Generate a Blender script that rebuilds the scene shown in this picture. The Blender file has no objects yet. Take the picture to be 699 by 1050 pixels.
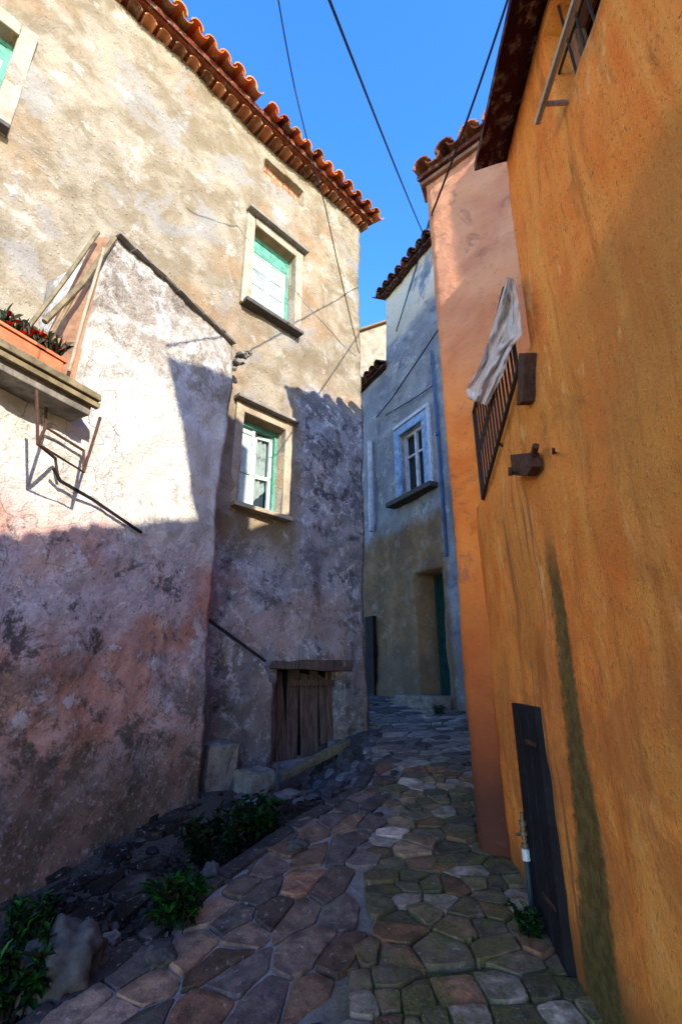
import bpy, bmesh, math, random
from mathutils import Vector, noise, Matrix
random.seed(7)
sc = bpy.context.scene
C = sc.collection

# ---------------------------------------------------------------- camera, sky, sun, exposure
F, EYE, PITCH = 487.0, 1.6, math.radians(18.7)
cam = bpy.data.objects.new('camera', bpy.data.cameras.new('camera')); C.objects.link(cam)
cam.data.sensor_fit = 'VERTICAL'; cam.data.sensor_height = 36; cam.data.lens = 36*F/1050
cam.data.clip_start = .05; cam.data.clip_end = 2000
cam.location = (0, 0, EYE); cam.rotation_euler = (math.pi/2+PITCH, 0, 0)
sc.camera = cam
S = Vector((.714, -1, .570)).normalized()          # towards the sun
elev = math.asin(S.z); az = math.atan2(S.x, S.y)
w = bpy.data.worlds.new('World'); sc.world = w; w.use_nodes = True
nt = w.node_tree; sky = nt.nodes.new('ShaderNodeTexSky'); sky.sky_type = 'NISHITA'; sky.sun_disc = False
sky.sun_elevation = elev; sky.sun_rotation = az; sky.altitude = 600; sky.air_density = 1.0; sky.dust_density = .2; sky.ozone_density = 2.5
hs = nt.nodes.new('ShaderNodeHueSaturation'); hs.inputs['Saturation'].default_value = 1.30; hs.inputs['Hue'].default_value = .513; nt.links.new(sky.outputs[0], hs.inputs['Color']); nt.links.new(hs.outputs[0], nt.nodes['Background'].inputs[0]); nt.nodes['Background'].inputs[1].default_value = .15
sl = bpy.data.lights.new('sun', 'SUN'); sl.energy = 2.0; sl.angle = math.radians(.5); sl.color = (1, .92, .80)
so = bpy.data.objects.new('sun', sl); C.objects.link(so); so.rotation_euler = S.to_track_quat('Z', 'Y').to_euler()
so.location = (0, 0, 20)
sc.view_settings.view_transform = 'Standard'; sc.view_settings.look = 'None'
sc.view_settings.exposure = 2.33; sc.view_settings.gamma = 1; sc.view_settings.use_curve_mapping = False
sc.cycles.max_bounces = 8; sc.cycles.diffuse_bounces = 5

# ---------------------------------------------------------------- surveying helpers
ct, st = math.cos(PITCH), math.sin(PITCH)
def ray(px, py):
    cx, cy = (px-349.5)/F, (525-py)/F
    return Vector((cx, ct-cy*st, st+cy*ct))
class Plane:
    """a vertical wall line: point p, unit direction d, normal n towards the alley"""
    def __init__(s, p, d, flip=1):
        s.p = Vector((p[0], p[1])); s.d = Vector(d).normalized(); s.n = Vector((s.d.y, -s.d.x))*flip
    def at(s, u, z, off=0):
        q = s.p+s.d*u+s.n*off; return Vector((q.x, q.y, z))
    def hit(s, px, py, off=0):
        r = ray(px, py); k = ((s.p+s.n*off).dot(s.n))/Vector((r.x, r.y)).dot(s.n)
        return Vector((r.x*k, r.y*k, EYE+r.z*k))
    def uz(s, px, py, off=0):
        h = s.hit(px, py, off); return (Vector((h.x, h.y))-s.p).dot(s.d), h.z
LH = Plane((.33, 6.6), (.698, .716))            # tall house on the left, u<0 towards the camera
AX = Plane((-1.2, 4.4), (.444, .896))           # lower house in front of it
OC = Plane((.85, 0), (.05, 1), -1)              # ochre house on the right, u ~ y
OR = Plane((.855, 3.46), (.77, -.64), 1)       # terracotta house, u>0 towards the camera
OR.n = Vector((-.64, -.77)).normalized()
BL = Plane((1.6, 8.0), (-.482, .876), -1)       # blue house at the end, u>0 away
BL.n = Vector((-.876, -.482))

def g(x, y):
    z = .165*y if y < 5.5 else .9075+.07*(y-5.5)
    if abs(y-5.5) < .5:
        t = (y-5.0); z = .825+.165*t-.5*(.095)*t*t
    elif y >= 6.0: z = .825+.165-.0475+.07*(y-6.0)
    dx, dy = x+.5, y-5.5
    z -= .44*math.exp(-(dx*dx/.32+dy*dy/.6))
    return z
EDGE = [(-1.6, 1.2), (-1.25, 2.0), (-.89, 2.67), (-.65, 3.15), (-.32, 3.69), (.17, 4.4), (.33, 5.0), (.45, 5.8), (.52, 6.8)]
def edge_x(y):
    if y <= EDGE[0][1]: return EDGE[0][0]
    for (xa, ya), (xb, yb) in zip(EDGE, EDGE[1:]):
        if ya <= y <= yb: return xa+(xb-xa)*(y-ya)/(yb-ya)
    return -3
def lower(x, y):
    d = edge_x(y)-x
    return 0 if d < 0 else .06*min(1, d/.05)
def gz(x, y): return g(x, y)-lower(x, y)
def ground_hit(px, py):
    r = ray(px, py); k = .5
    while k < 15:
        if EYE+r.z*k <= gz(r.x*k, r.y*k): break
        k += .01
    return Vector((r.x*k, r.y*k, EYE+r.z*k))

# ---------------------------------------------------------------- object helpers
def empty(name, loc, label=None, cat=None, group=None, rot=0):
    o = bpy.data.objects.new(name, None); C.objects.link(o); o.location = loc; o.rotation_euler.z = rot
    o.empty_display_size = .2
    if label: o['label'] = label; o['category'] = cat
    if group: o['group'] = group
    return o
def tag(o, label=None, cat=None, group=None, kind=None):
    for k, v in (('label', label), ('category', cat), ('group', group), ('kind', kind)):
        if v: o[k] = v
    return o
def link(name, bm, mats, parent=None, smooth=False, loc=None):
    me = bpy.data.meshes.new(name)
    bmesh.ops.recalc_face_normals(bm, faces=bm.faces)
    bm.to_mesh(me); bm.free()
    for m in (mats if isinstance(mats, (list, tuple)) else [mats]): me.materials.append(m)
    if smooth: me.polygons.foreach_set('use_smooth', [True]*len(me.polygons))
    o = bpy.data.objects.new(name, me); C.objects.link(o)
    base = Vector((0, 0, 0))
    if parent:
        o.parent = parent
        p = parent; 
        while p: base += p.location; p = p.parent
        me.transform(Matrix.Translation(-base))      # mesh kept in the parent's space
    elif loc is not None:
        me.transform(Matrix.Translation(-Vector(loc))); o.location = loc
    else:
        c = sum((v.co for v in me.vertices), Vector())/max(1, len(me.vertices))
        c.z = min(v.co.z for v in me.vertices)
        me.transform(Matrix.Translation(-c)); o.location = c
    return o
def tone(bm): return bm.loops.layers.color.get('tone') or bm.loops.layers.color.new('tone')
def paint(bm, faces, c):
    l = tone(bm)
    for f in faces:
        for lp in f.loops: lp[l] = (c[0], c[1], c[2], 1)
def prism(bm, pts, vec):
    """closed prism: polygon pts swept along vec"""
    a = [bm.verts.new(p) for p in pts]; b = [bm.verts.new(Vector(p)+Vector(vec)) for p in pts]
    fs = [bm.faces.new(a), bm.faces.new(b[::-1])]
    for i in range(len(a)):
        j = (i+1) % len(a); fs.append(bm.faces.new((a[j], a[i], b[i], b[j])))
    return fs
def pbox(bm, pl, u0, u1, z0, z1, o0, o1, jit=0):
    q = [pl.at(u0, z0, o0), pl.at(u1, z0, o0), pl.at(u1, z1, o0), pl.at(u0, z1, o0)]
    n = Vector((pl.n.x, pl.n.y, 0))*(o1-o0)
    if jit: q = [p+Vector([random.uniform(-jit, jit) for _ in range(3)]) for p in q]
    return prism(bm, q, n)
def bevelled(bm, w, seg=2):
    bmesh.ops.bevel(bm, geom=list(bm.edges), offset=w, segments=seg, affect='EDGES', profile=.6)
def tube(bm, pts, r, seg=8, r2=None):
    pts = [Vector(p) for p in pts]; rings = []
    for i, p in enumerate(pts):
        d = (pts[min(i+1, len(pts)-1)]-pts[max(i-1, 0)]).normalized()
        a = d.orthogonal().normalized() if i == 0 else (pa-d*pa.dot(d)).normalized()
        pa = a; b = d.cross(a)
        rr = r if r2 is None else r+(r2-r)*i/(len(pts)-1)
        rings.append([bm.verts.new(p+(a*math.cos(t)+b*math.sin(t))*rr) for t in [2*math.pi*k/seg for k in range(seg)]])
    fs = []
    for A, B in zip(rings, rings[1:]):
        for k in range(seg): fs.append(bm.faces.new((A[k], A[(k+1) % seg], B[(k+1) % seg], B[k])))
    fs += [bm.faces.new(rings[0][::-1]), bm.faces.new(rings[-1])]
    return fs
def fr(p, s, seed): return noise.fractal(Vector(p)*s+Vector((seed, seed*1.7, 0)), 1.0, 2.0, 3)

def wall_mesh(pl, u0, u1, z0, top, holes=(), depth=.3, step=.06, amp=.03, fine=.008, seed=1, body=None, body_top=None, batter=0, batz=0):
    bm = bmesh.new()
    topf = top if callable(top) else (lambda u: top)
    ztm = max(topf(u0+(u1-u0)*k/60) for k in range(61))
    def lines(a, b, marks):
        n = max(1, int(round((b-a)/step))); L = [a+(b-a)*k/n for k in range(n+1)]
        for m in marks:
            if a < m < b:
                i = min(range(len(L)), key=lambda j: abs(L[j]-m))
                if 0 < i < len(L)-1 and abs(L[i]-m) < step*.5 and L[i] not in marks: L[i] = m
                else: L.append(m); L.sort()
        return L
    us = lines(u0, u1, [h[0] for h in holes]+[h[1] for h in holes])
    zs = lines(z0, ztm, [h[2] for h in holes]+[h[3] for h in holes])
    n3 = Vector((pl.n.x, pl.n.y, 0)); G = {}
    for i, u in enumerate(us):
        t = topf(u)
        for j, z in enumerate(zs):
            zz = min(z, t); p = pl.at(u, zz)
            o = amp*fr(p, .9, seed)+fine*fr(p, 7, seed+3)
            if batz and zz < batz: o += batter*(batz-zz)
            G[i, j] = bm.verts.new(p+n3*o)
    for i in range(len(us)-1):
        for j in range(len(zs)-1):
            uc, zc = (us[i]+us[i+1])/2, (zs[j]+zs[j+1])/2
            if zs[j] >= max(topf(us[i]), topf(us[i+1]))-1e-5: continue
            if any(a < uc < b and c < zc < d for a, b, c, d in holes): continue
            bm.faces.new((G[i, j], G[i+1, j], G[i+1, j+1], G[i, j+1]))
    bmesh.ops.dissolve_degenerate(bm, dist=1e-4, edges=bm.edges)
    loose = [v for v in bm.verts if not v.link_faces]
    bmesh.ops.delete(bm, geom=loose, context='VERTS')
    be = [e for e in bm.edges if len(e.link_faces) == 1]
    r = bmesh.ops.extrude_edge_only(bm, edges=be)
    for v in [x for x in r['geom'] if isinstance(x, bmesh.types.BMVert)]: v.co -= n3*depth
    if body:
        pbox(bm, pl, u0+.01, u1-.01, z0, (body_top if body_top else ztm-.02), -depth-body, -depth+.004)
    return bm

def roof_tiles(bm, A, B, up, rows=3, w=.21, r=.085, pitch=.34, length=.42, cols=((.42, .17, .07),), jit=.02, under=True, lift=0, two=True):
    A, B, up = Vector(A), Vector(B), Vector(up).normalized()
    al = (B-A).normalized(); nrm = al.cross(up).normalized()
    if nrm.z < 0: nrm = -nrm
    n = max(2, int((B-A).length/w)); l = tone(bm)
    def arc(o, ax, sgn, r0, r1, L, c, a0=.18, th=.014):
        seg = 7; rings = []
        for (q, rr) in ((o, r0), (o+ax*L, r1)):
            for th_ in (0, -th):
                rings.append([bm.verts.new(q+al*(math.cos(t)*(rr+th_))+nrm*(sgn*(math.sin(t)*(rr+th_)))) for t in [a0*.5+(math.pi-a0)*k/(seg-1) for k in range(seg)]])
        fs = []
        a, b, c2, d = rings
        for k in range(seg-1):
            fs += [bm.faces.new((a[k], a[k+1], c2[k+1], c2[k])), bm.faces.new((b[k+1], b[k], d[k], d[k+1])),
                   bm.faces.new((a[k+1], a[k], b[k], b[k+1])), bm.faces.new((c2[k], c2[k+1], d[k+1], d[k]))]
        for k in (0, seg-1): fs.append(bm.faces.new((a[k], c2[k], d[k], b[k])))
        for f in fs:
            f.smooth = False
            for lp in f.loops: lp[l] = (*c, 1)
    for i in range(n):
        base = A+(B-A)*((i+.5)/n)
        for k in range(rows):
            c = random.choice(cols); m = random.uniform(.75, 1.25); c = tuple(min(1, x*m) for x in c)
            o = base+up*(pitch*k+random.uniform(-jit, jit))+nrm*(lift+.012*k)+al*random.uniform(-jit, jit)*.5
            ax = (up+al*random.uniform(-.05, .05)).normalized()
            arc(o, ax, 1, r*random.uniform(.95, 1.05), r*.82, length, c)
            if under:
                c = random.choice(cols); m = random.uniform(.6, 1.0); c = tuple(x*m for x in c)
                arc(base+al*(w*.5)+up*(pitch*k-.01+random.uniform(-jit, jit))+nrm*(lift+.012*k+.03), up, -1, r*.8, r*.95, length, c)
    return bm

# ---------------------------------------------------------------- material helpers
class NT:
    def __init__(s, name):
        s.m = bpy.data.materials.new(name); s.m.use_nodes = True; s.t = s.m.node_tree
        s.b = s.t.nodes['Principled BSDF']; s.b.inputs['Specular IOR Level'].default_value = .2
        s.pos = s.t.nodes.new('ShaderNodeNewGeometry').outputs['Position']
        s.sep = s.t.nodes.new('ShaderNodeSeparateXYZ'); s.t.links.new(s.pos, s.sep.inputs[0])
    def set(s, sock, v):
        if isinstance(v, bpy.types.NodeSocket): s.t.links.new(v, sock)
        elif isinstance(v, (tuple, list)): sock.default_value = (*v, 1) if len(v) == 3 and sock.type == 'RGBA' else v
        else: sock.default_value = v
    def math(s, op, a, b=0, c=0):
        n = s.t.nodes.new('ShaderNodeMath'); n.operation = op
        for i, v in enumerate((a, b, c)): s.set(n.inputs[i], v)
        return n.outputs[0]
    def scaled(s, sc3):
        n = s.t.nodes.new('ShaderNodeVectorMath'); n.operation = 'MULTIPLY'; s.t.links.new(s.pos, n.inputs[0]); n.inputs[1].default_value = sc3
        return n.outputs[0]
    def noise(s, scale, detail=6, rough=.6, dist=0, off=0, sc3=None, warp=None):
        n = s.t.nodes.new('ShaderNodeTexNoise'); n.noise_dimensions = '4D'
        s.t.links.new(s.scaled(sc3) if sc3 else s.pos, n.inputs['Vector']); n.inputs['W'].default_value = off
        n.inputs['Scale'].default_value = scale; n.inputs['Detail'].default_value = detail
        n.inputs['Roughness'].default_value = rough; n.inputs['Distortion'].default_value = dist
        return n.outputs['Fac']
    def vor(s, scale, feature='F1', sc3=None, warp=0):
        n = s.t.nodes.new('ShaderNodeTexVoronoi'); n.feature = feature
        v = s.scaled(sc3) if sc3 else s.pos
        if warp:
            nn = s.t.nodes.new('ShaderNodeTexNoise'); nn.inputs['Scale'].default_value = scale*.9; s.t.links.new(s.pos, nn.inputs['Vector'])
            a = s.t.nodes.new('ShaderNodeVectorMath'); a.operation = 'SCALE'; s.t.links.new(nn.outputs['Color'], a.inputs[0]); a.inputs['Scale'].default_value = warp
            b = s.t.nodes.new('ShaderNodeVectorMath'); b.operation = 'ADD'; s.t.links.new(v, b.inputs[0]); s.t.links.new(a.outputs[0], b.inputs[1]); v = b.outputs[0]
        s.t.links.new(v, n.inputs['Vector']); n.inputs['Scale'].default_value = scale
        return n.outputs['Distance'], n.outputs['Color'] if feature == 'F1' else None
    def ramp(s, f, lo, hi, a=0, b=1):
        n = s.t.nodes.new('ShaderNodeMapRange'); n.interpolation_type = 'SMOOTHSTEP'; s.set(n.inputs[0], f)
        for i, v in enumerate((lo, hi, a, b)): n.inputs[i+1].default_value = v
        return n.outputs[0]
    def mix(s, f, a, b, mode='MIX'):
        n = s.t.nodes.new('ShaderNodeMix'); n.data_type = 'RGBA'; n.blend_type = mode
        s.set(n.inputs[0], f); s.set(n.inputs[6], a); s.set(n.inputs[7], b); return n.outputs[2]
    def attr(s):
        n = s.t.nodes.new('ShaderNodeVertexColor'); n.layer_name = 'tone'; return n.outputs['Color']
    def mul(s, *a):
        r = a[0]
        for x in a[1:]: r = s.math('MULTIPLY', r, x)
        return r
    def band(s, sock, lo, hi, soft):     # 1 between lo and hi
        return s.mul(s.ramp(sock, lo-soft, lo+soft), s.ramp(sock, hi-soft, hi+soft, 1, 0))
    def wob(s, sock, amt, scale=1.5, off=3):
        return s.math('ADD', sock, s.math('MULTIPLY', s.math('SUBTRACT', s.noise(scale, 5, .6, off=off), .5), amt))
    def done(s, col, bump=None, strength=.5, dist=.02, rough=.9):
        s.set(s.b.inputs['Base Color'], col); s.set(s.b.inputs['Roughness'], rough)
        if bump is not None:
            n = s.t.nodes.new('ShaderNodeBump'); n.inputs['Strength'].default_value = strength; n.inputs['Distance'].default_value = dist
            s.set(n.inputs['Height'], bump); s.t.links.new(n.outputs[0], s.b.inputs['Normal'])
        return s.m
def simple(name, col, var=.3, scale=8, rough=.8, bump=.3, metal=0, dirt=(.05, .04, .03), dirt_amt=.4):
    n = NT(name); a = n.noise(scale, 6, .65); b = n.noise(scale*5, 5, .7, off=2)
    c = n.mix(n.ramp(a, .3, .7), tuple(x*(1-var) for x in col), tuple(min(1, x*(1+var*.5)) for x in col))
    c = n.mix(n.math('MULTIPLY', n.ramp(b, .52, .7), dirt_amt), c, dirt)
    n.b.inputs['Metallic'].default_value = metal
    return n.done(c, n.math('ADD', a, n.math('MULTIPLY', b, .5)), bump, .01, rough)
M = {}
# left tall house: cream, stony render above; grey blackened lime below
n = NT('cream_render')
z = n.sep.outputs['Z']
big = n.noise(.7, 6, .6, .3); med = n.noise(2.6, 8, .65, .6, off=1); sm = n.noise(16, 8, .7, off=2); grit = n.noise(55, 4, .7, off=3)
vd, vc = n.vor(15, warp=.06); ve, _ = n.vor(9, 'DISTANCE_TO_EDGE', warp=.08)
c = n.mix(n.ramp(med, .38, .64), (.19, .145, .085), (.315, .265, .185))
c = n.mix(n.mul(n.ramp(big, .52, .66), .5), c, (.32, .18, .08))
c = n.mix(n.mul(n.ramp(n.noise(1.3, 7, .65, 1.0, off=9), .52, .60), .65), c, (.245, .23, .205))
c = n.mix(n.mul(n.ramp(n.noise(2.0, 7, .7, .3, off=12), .60, .66), .6), c, (.56, .52, .44))
c = n.mix(n.mul(n.ramp(sm, .53, .66), .6), c, (.15, .12, .08))
c = n.mix(n.mul(n.ramp(vd, .0, .22, 1, 0), n.ramp(med, .45, .6)), c, (.46, .41, .33))
c = n.mix(n.mul(n.ramp(n.noise(4.5, 10, .74, .2, off=18), .54, .66), .5), c, (.21, .18, .135))
c = n.mix(n.mul(n.ramp(n.noise(3.2, 10, .72, .2, off=19), .56, .64), .35), c, (.56, .52, .44))
c = n.mix(n.mul(n.ramp(grit, .58, .70), .5), c, (.09, .07, .05))
# weathered zone low down, same greys at the right corner
zz = n.wob(z, .8, 1.3, 5)
low = n.ramp(zz, 3.4, 3.0, 0, 1)
low = n.ramp(zz, 2.75, 3.1, 1, 0)
xr = n.mul(n.ramp(n.wob(n.sep.outputs['X'], .35, 2.5, 6), -.62, -.45), n.ramp(n.wob(z, .5, 2, 8), 5.2, 5.6, 1, 0))
lm = n.math('MAXIMUM', low, xr)
g1 = n.mix(n.ramp(med, .35, .65), (.16, .15, .15), (.38, .36, .36))
g1 = n.mix(n.mul(n.ramp(n.noise(8, 11, .8, .25, off=14), .515, .575), n.ramp(n.noise(1.4, 5, .6, off=17), .36, .56, .25, 1)), g1, (.56, .54, .54))
g1 = n.mix(n.mul(n.ramp(n.noise(3.5, 12, .8, .2, off=15), .52, .58), .85), g1, (.055, .05, .055))
pk = n.mul(n.ramp(n.wob(z, .9, 2, 21), 2.9, 2.5, 0, 1), n.ramp(n.noise(1.6, 5, .6, off=22), .42, .58))
pk = n.mul(n.ramp(n.wob(z, .9, 2, 21), 2.4, 2.8, 1, 0), n.ramp(n.noise(1.6, 5, .6, off=22), .42, .58))
g1 = n.mix(n.mul(pk, .4), g1, (.44, .27, .20))
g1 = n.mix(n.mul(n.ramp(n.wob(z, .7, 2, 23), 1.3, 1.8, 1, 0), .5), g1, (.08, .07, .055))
c = n.mix(lm, c, g1)
h = n.math('ADD', n.mul(sm, 1.0), n.mul(grit, .5)); h = n.math('ADD', h, n.mul(n.ramp(vd, .0, .3, 1, 0), .5)); h = n.math('ADD', h, n.mul(med, 1.5))
M['cream'] = n.done(c, h, .75, .035)
# lower left house: white lime above, pink and lilac flaking plaster below
n = NT('pink_lime_plaster'); z = n.sep.outputs['Z']
med = n.noise(2.2, 8, .65, .8, off=31); sm = n.noise(12, 9, .72, .6, off=32); big = n.noise(.9, 5, .55, .4, off=33); grit = n.noise(60, 3, .7, off=34)
up_ = n.mix(n.ramp(med, .35, .65), (.66, .59, .49), (.79, .75, .68))
up_ = n.mix(n.mul(n.ramp(n.wob(z, .8, 2.2, 35), 3.9, 4.4), n.ramp(sm, .42, .60), .75), up_, (.34, .29, .24))
up_ = n.mix(n.mul(n.ramp(n.wob(z, .7, 2.2, 35), 3.9, 4.3), n.ramp(n.noise(3.5, 8, .7, .6, off=47), .46, .54), .8), up_, (.33, .28, .21))
dn = n.mix(n.ramp(med, .36, .62), (.54, .235, .16), (.68, .38, .29))
dn = n.mix(n.ramp(big, .46, .58), dn, n.mix(n.ramp(sm, .4, .6), (.50, .38, .38), (.70, .58, .57)))
dn = n.mix(n.mul(n.ramp(n.noise(2.8, 12, .78, .25, off=36), .54, .58), .85), dn, (.70, .61, .60))
dn = n.mix(n.mul(n.ramp(n.noise(3.0, 11, .76, .3, off=37), .53, .60), .9), dn, (.10, .078, .072))
mossy = n.mul(n.ramp(n.wob(z, .8, 1.8, 38), 1.1, 2.2, 1, 0), n.ramp(n.noise(2.4, 12, .76, .2, off=39), .45, .53))
dn = n.mix(n.mul(mossy, .85), dn, (.065, .06, .038))
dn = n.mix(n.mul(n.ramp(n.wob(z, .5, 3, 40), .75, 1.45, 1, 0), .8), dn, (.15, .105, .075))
crk, _ = n.vor(3.3, 'DISTANCE_TO_EDGE', warp=.25)
stn, _ = n.vor(6.5, 'DISTANCE_TO_EDGE', sc3=(1, 1, 1.6), warp=.5)
expo = n.mul(n.ramp(n.wob(z, 1.6, 1.2, 41), 2.0, 2.4, 1, 0), n.ramp(n.noise(1.7, 6, .6, .5, off=42), .46, .52))
dn = n.mix(n.mul(expo, n.ramp(stn, .0, .05, 1, 0), n.ramp(sm, .45, .6), .35), dn, (.10, .075, .06))
c = n.mix(n.ramp(n.wob(z, .7, 2.5, 43), 2.35, 2.85), dn, up_)
c = n.mix(n.mul(n.ramp(crk, .0, .012, 1, 0), n.ramp(n.noise(1.1, 3, .5, off=44), .5, .6), .7), c, (.12, .09, .07))
fl = n.noise(26, 6, .75, .4, off=48)
c = n.mix(n.mul(n.ramp(fl, .56, .62), n.ramp(z, 3.0, 2.2, 0, 1), .0), c, (.6, .5, .5))
c = n.mix(n.mul(n.ramp(fl, .55, .61), n.ramp(z, 2.2, 3.0, 1, 0), .45), c, (.58, .47, .49))
c = n.mix(n.mul(n.ramp(fl, .36, .43, 1, 0), n.ramp(z, 2.2, 3.0, 1, .15), .65), c, (.07, .055, .05))
c = n.mix(n.mul(n.ramp(sm, .58, .66), .5), c, (.13, .10, .085))
c = n.mix(n.mul(n.ramp(grit, .60, .70), .45), c, (.10, .08, .07))
h = n.math('ADD', n.mul(sm, 1.5), n.mul(fl, 1.2)); h = n.math('ADD', h, n.mul(grit, .4)); h = n.math('ADD', h, n.mul(n.ramp(n.noise(2.8, 12, .78, .25, off=36), .53, .57), .6)); h = n.math('ADD', h, n.mul(n.noise(3.0, 11, .76, .3, off=37), 1.6))
M['annex'] = n.done(c, h, .8, .04)
# ochre wall
n = NT('ochre_plaster'); z = n.sep.outputs['Z']; y = n.sep.outputs['Y']
med = n.noise(2.4, 8, .62, .6, off=51); sm = n.noise(22, 7, .7, off=52); grit = n.noise(120, 3, .65, off=53)
stv = n.noise(3.0, 9, .68, .3, off=54, sc3=(1, 2.4, .22)); big = n.noise(.9, 4, .5, off=55)
c = n.mix(n.ramp(med, .34, .66), (.80, .19, .025), (.90, .29, .045))
c = n.mix(n.mul(n.ramp(stv, .44, .62), .75), c, (.90, .37, .07))
c = n.mix(n.mul(n.ramp(n.noise(3.5, 7, .65, .5, off=56, sc3=(1, 1.8, .4)), .54, .66), .75), c, (.44, .125, .02))
c = n.mix(n.mul(n.ramp(n.wob(z, .5, 1.6, 57), 2.85, 3.25, 1, 0), n.ramp(n.noise(1.6, 6, .6, .5, off=58), .36, .62), .55), c, (.56, .23, .035))
c = n.mix(n.mul(n.ramp(n.noise(1.5, 7, .65, .8, off=59), .54, .66), .6), c, (.34, .125, .03))
c = n.mix(n.mul(n.ramp(sm, .56, .68), .35), c, (.28, .12, .03))
c = n.mix(n.mul(n.ramp(grit, .56, .66), .4), c, (.85, .50, .20))
c = n.mix(n.mul(n.ramp(n.noise(75, 4, .75, off=66, sc3=(1, 1, .6)), .55, .64), .6), c, (.20, .07, .015))
band = n.mul(n.ramp(n.wob(n.math('ADD', z, n.mul(y, .0)), .35, 1.3, 57), 2.95, 3.12, 1, 0), n.ramp(n.wob(z, .8, 1.2, 69), 1.9, 2.6, .25, 1), n.ramp(n.noise(1.9, 7, .7, .4, off=58), .30, .50, .45, 1))
c = n.mix(n.mul(band, n.ramp(y, 2.0, 1.3), .5), c, (.36, .16, .035))
c = n.mix(n.mul(n.ramp(n.noise(5.5, 10, .75, .2, off=80, sc3=(1, 1.3, .5)), .54, .66), .5), c, (.34, .12, .03))
c = n.mix(n.mul(n.ramp(n.noise(4.2, 8, .7, .3, off=81, sc3=(1, 1.4, .6)), .58, .66), .5), c, (.90, .52, .18))
st2 = n.mul(n.band(y, 2.16, 2.75, .05), n.ramp(n.noise(6, 5, .6, off=62, sc3=(1, 3.0, .12)), .53, .62), n.ramp(n.wob(z, .5, 2, 63), 2.9, 2.5, 0, 1))
c = n.mix(n.mul(st2, .8), c, (.20, .10, .05))
stk = n.mul(n.ramp(n.noise(4.5, 8, .7, .2, off=78, sc3=(1, 2.2, .10)), .52, .62), n.ramp(n.noise(1.1, 3, .5, off=77), .4, .6))
c = n.mix(n.mul(stk, .5), c, (.36, .115, .02))
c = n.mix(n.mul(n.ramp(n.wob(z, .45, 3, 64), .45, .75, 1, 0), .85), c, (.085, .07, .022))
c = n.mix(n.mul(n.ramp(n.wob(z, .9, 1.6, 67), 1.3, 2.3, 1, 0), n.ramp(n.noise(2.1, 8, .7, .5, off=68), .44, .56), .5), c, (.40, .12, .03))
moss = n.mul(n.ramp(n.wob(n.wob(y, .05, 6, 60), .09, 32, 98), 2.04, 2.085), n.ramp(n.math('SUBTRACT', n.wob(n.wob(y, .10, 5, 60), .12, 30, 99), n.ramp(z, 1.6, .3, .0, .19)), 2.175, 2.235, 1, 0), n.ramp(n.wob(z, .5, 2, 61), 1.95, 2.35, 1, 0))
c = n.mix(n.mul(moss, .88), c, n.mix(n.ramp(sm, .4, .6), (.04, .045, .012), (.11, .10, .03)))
h = n.math('ADD', n.mul(sm, .9), n.mul(grit, .5)); h = n.math('ADD', h, n.mul(stv, .3)); h = n.math('ADD', h, n.mul(med, .6))
M['ochre'] = n.done(c, h, .6, .03)
# terracotta house front: pinkish shade tint mixed into the upper colour, orange below
n = NT('terracotta_plaster'); z = n.sep.outputs['Z']
med = n.noise(2.2, 7, .6, .6, off=71); sm = n.noise(14, 7, .7, off=72)
lo_ = n.mix(n.ramp(med, .35, .65), (.72, .16, .022), (.88, .26, .04))
up_ = n.mix(n.ramp(med, .35, .65), (.54, .22, .11), (.66, .31, .16))
c = n.mix(n.ramp(n.wob(z, 1.6, 1.0, 73), 3.2, 5.0), lo_, up_)
c = n.mix(n.mul(n.ramp(n.noise(3, 8, .7, 1, off=74), .52, .64), .55), c, (.26, .10, .065))
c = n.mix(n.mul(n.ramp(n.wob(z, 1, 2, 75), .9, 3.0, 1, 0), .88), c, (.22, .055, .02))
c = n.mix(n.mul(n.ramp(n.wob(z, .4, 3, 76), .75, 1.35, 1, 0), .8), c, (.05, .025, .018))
c = n.mix(n.mul(n.ramp(sm, .56, .68), .35), c, (.20, .10, .08))
M['terra'] = n.done(c, n.math('ADD', n.mul(sm, .7), n.mul(med, 1.5)), .5, .03)
# blue house
n = NT('blue_grey_plaster'); z = n.sep.outputs['Z']; x = n.sep.outputs['X']
med = n.noise(1.9, 8, .65, .6, off=81); sm = n.noise(9, 8, .7, off=82)
u_ = n.mix(n.ramp(med, .34, .66), (.17, .185, .215), (.30, .305, .315))
u_ = n.mix(n.mul(n.ramp(n.noise(1.2, 7, .7, 1, off=83), .54, .62), .8), u_, (.10, .12, .16))
u_ = n.mix(n.mul(n.ramp(n.wob(z, 1.5, 1.1, 89), 8.4, 8.9), n.ramp(n.noise(1.1, 5, .6, .4, off=90), .42, .52)), u_, (.62, .52, .38))
d_ = n.mix(n.ramp(med, .35, .65), (.15, .09, .045), (.26, .155, .075))
d_ = n.mix(n.mul(n.ramp(n.noise(3.3, 10, .75, off=87), .54, .60), .7), d_, (.27, .22, .16))
u_ = n.mix(n.mul(n.ramp(n.noise(3.1, 10, .78, off=88), .55, .60), .7), u_, (.48, .47, .45))
u_ = n.mix(n.mul(n.ramp(n.noise(7, 10, .78, off=79), .57, .63), .6), u_, (.10, .10, .11))
d_ = n.mix(n.mul(n.ramp(sm, .5, .62), .6), d_, (.10, .09, .07))
c = n.mix(n.math('MAXIMUM', n.ramp(n.wob(z, .7, 1.5, 84), 4.1, 4.4), n.ramp(n.wob(x, .15, 3, 85), 1.72, 1.78)), d_, u_)
c = n.mix(n.mul(n.ramp(n.wob(z, 1, 2, 86), 1.5, 2.4, 1, 0), .55), c, (.085, .08, .06))
M['blue'] = n.done(c, n.math('ADD', sm, n.mul(med, 1.5)), .6, .04)
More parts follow.
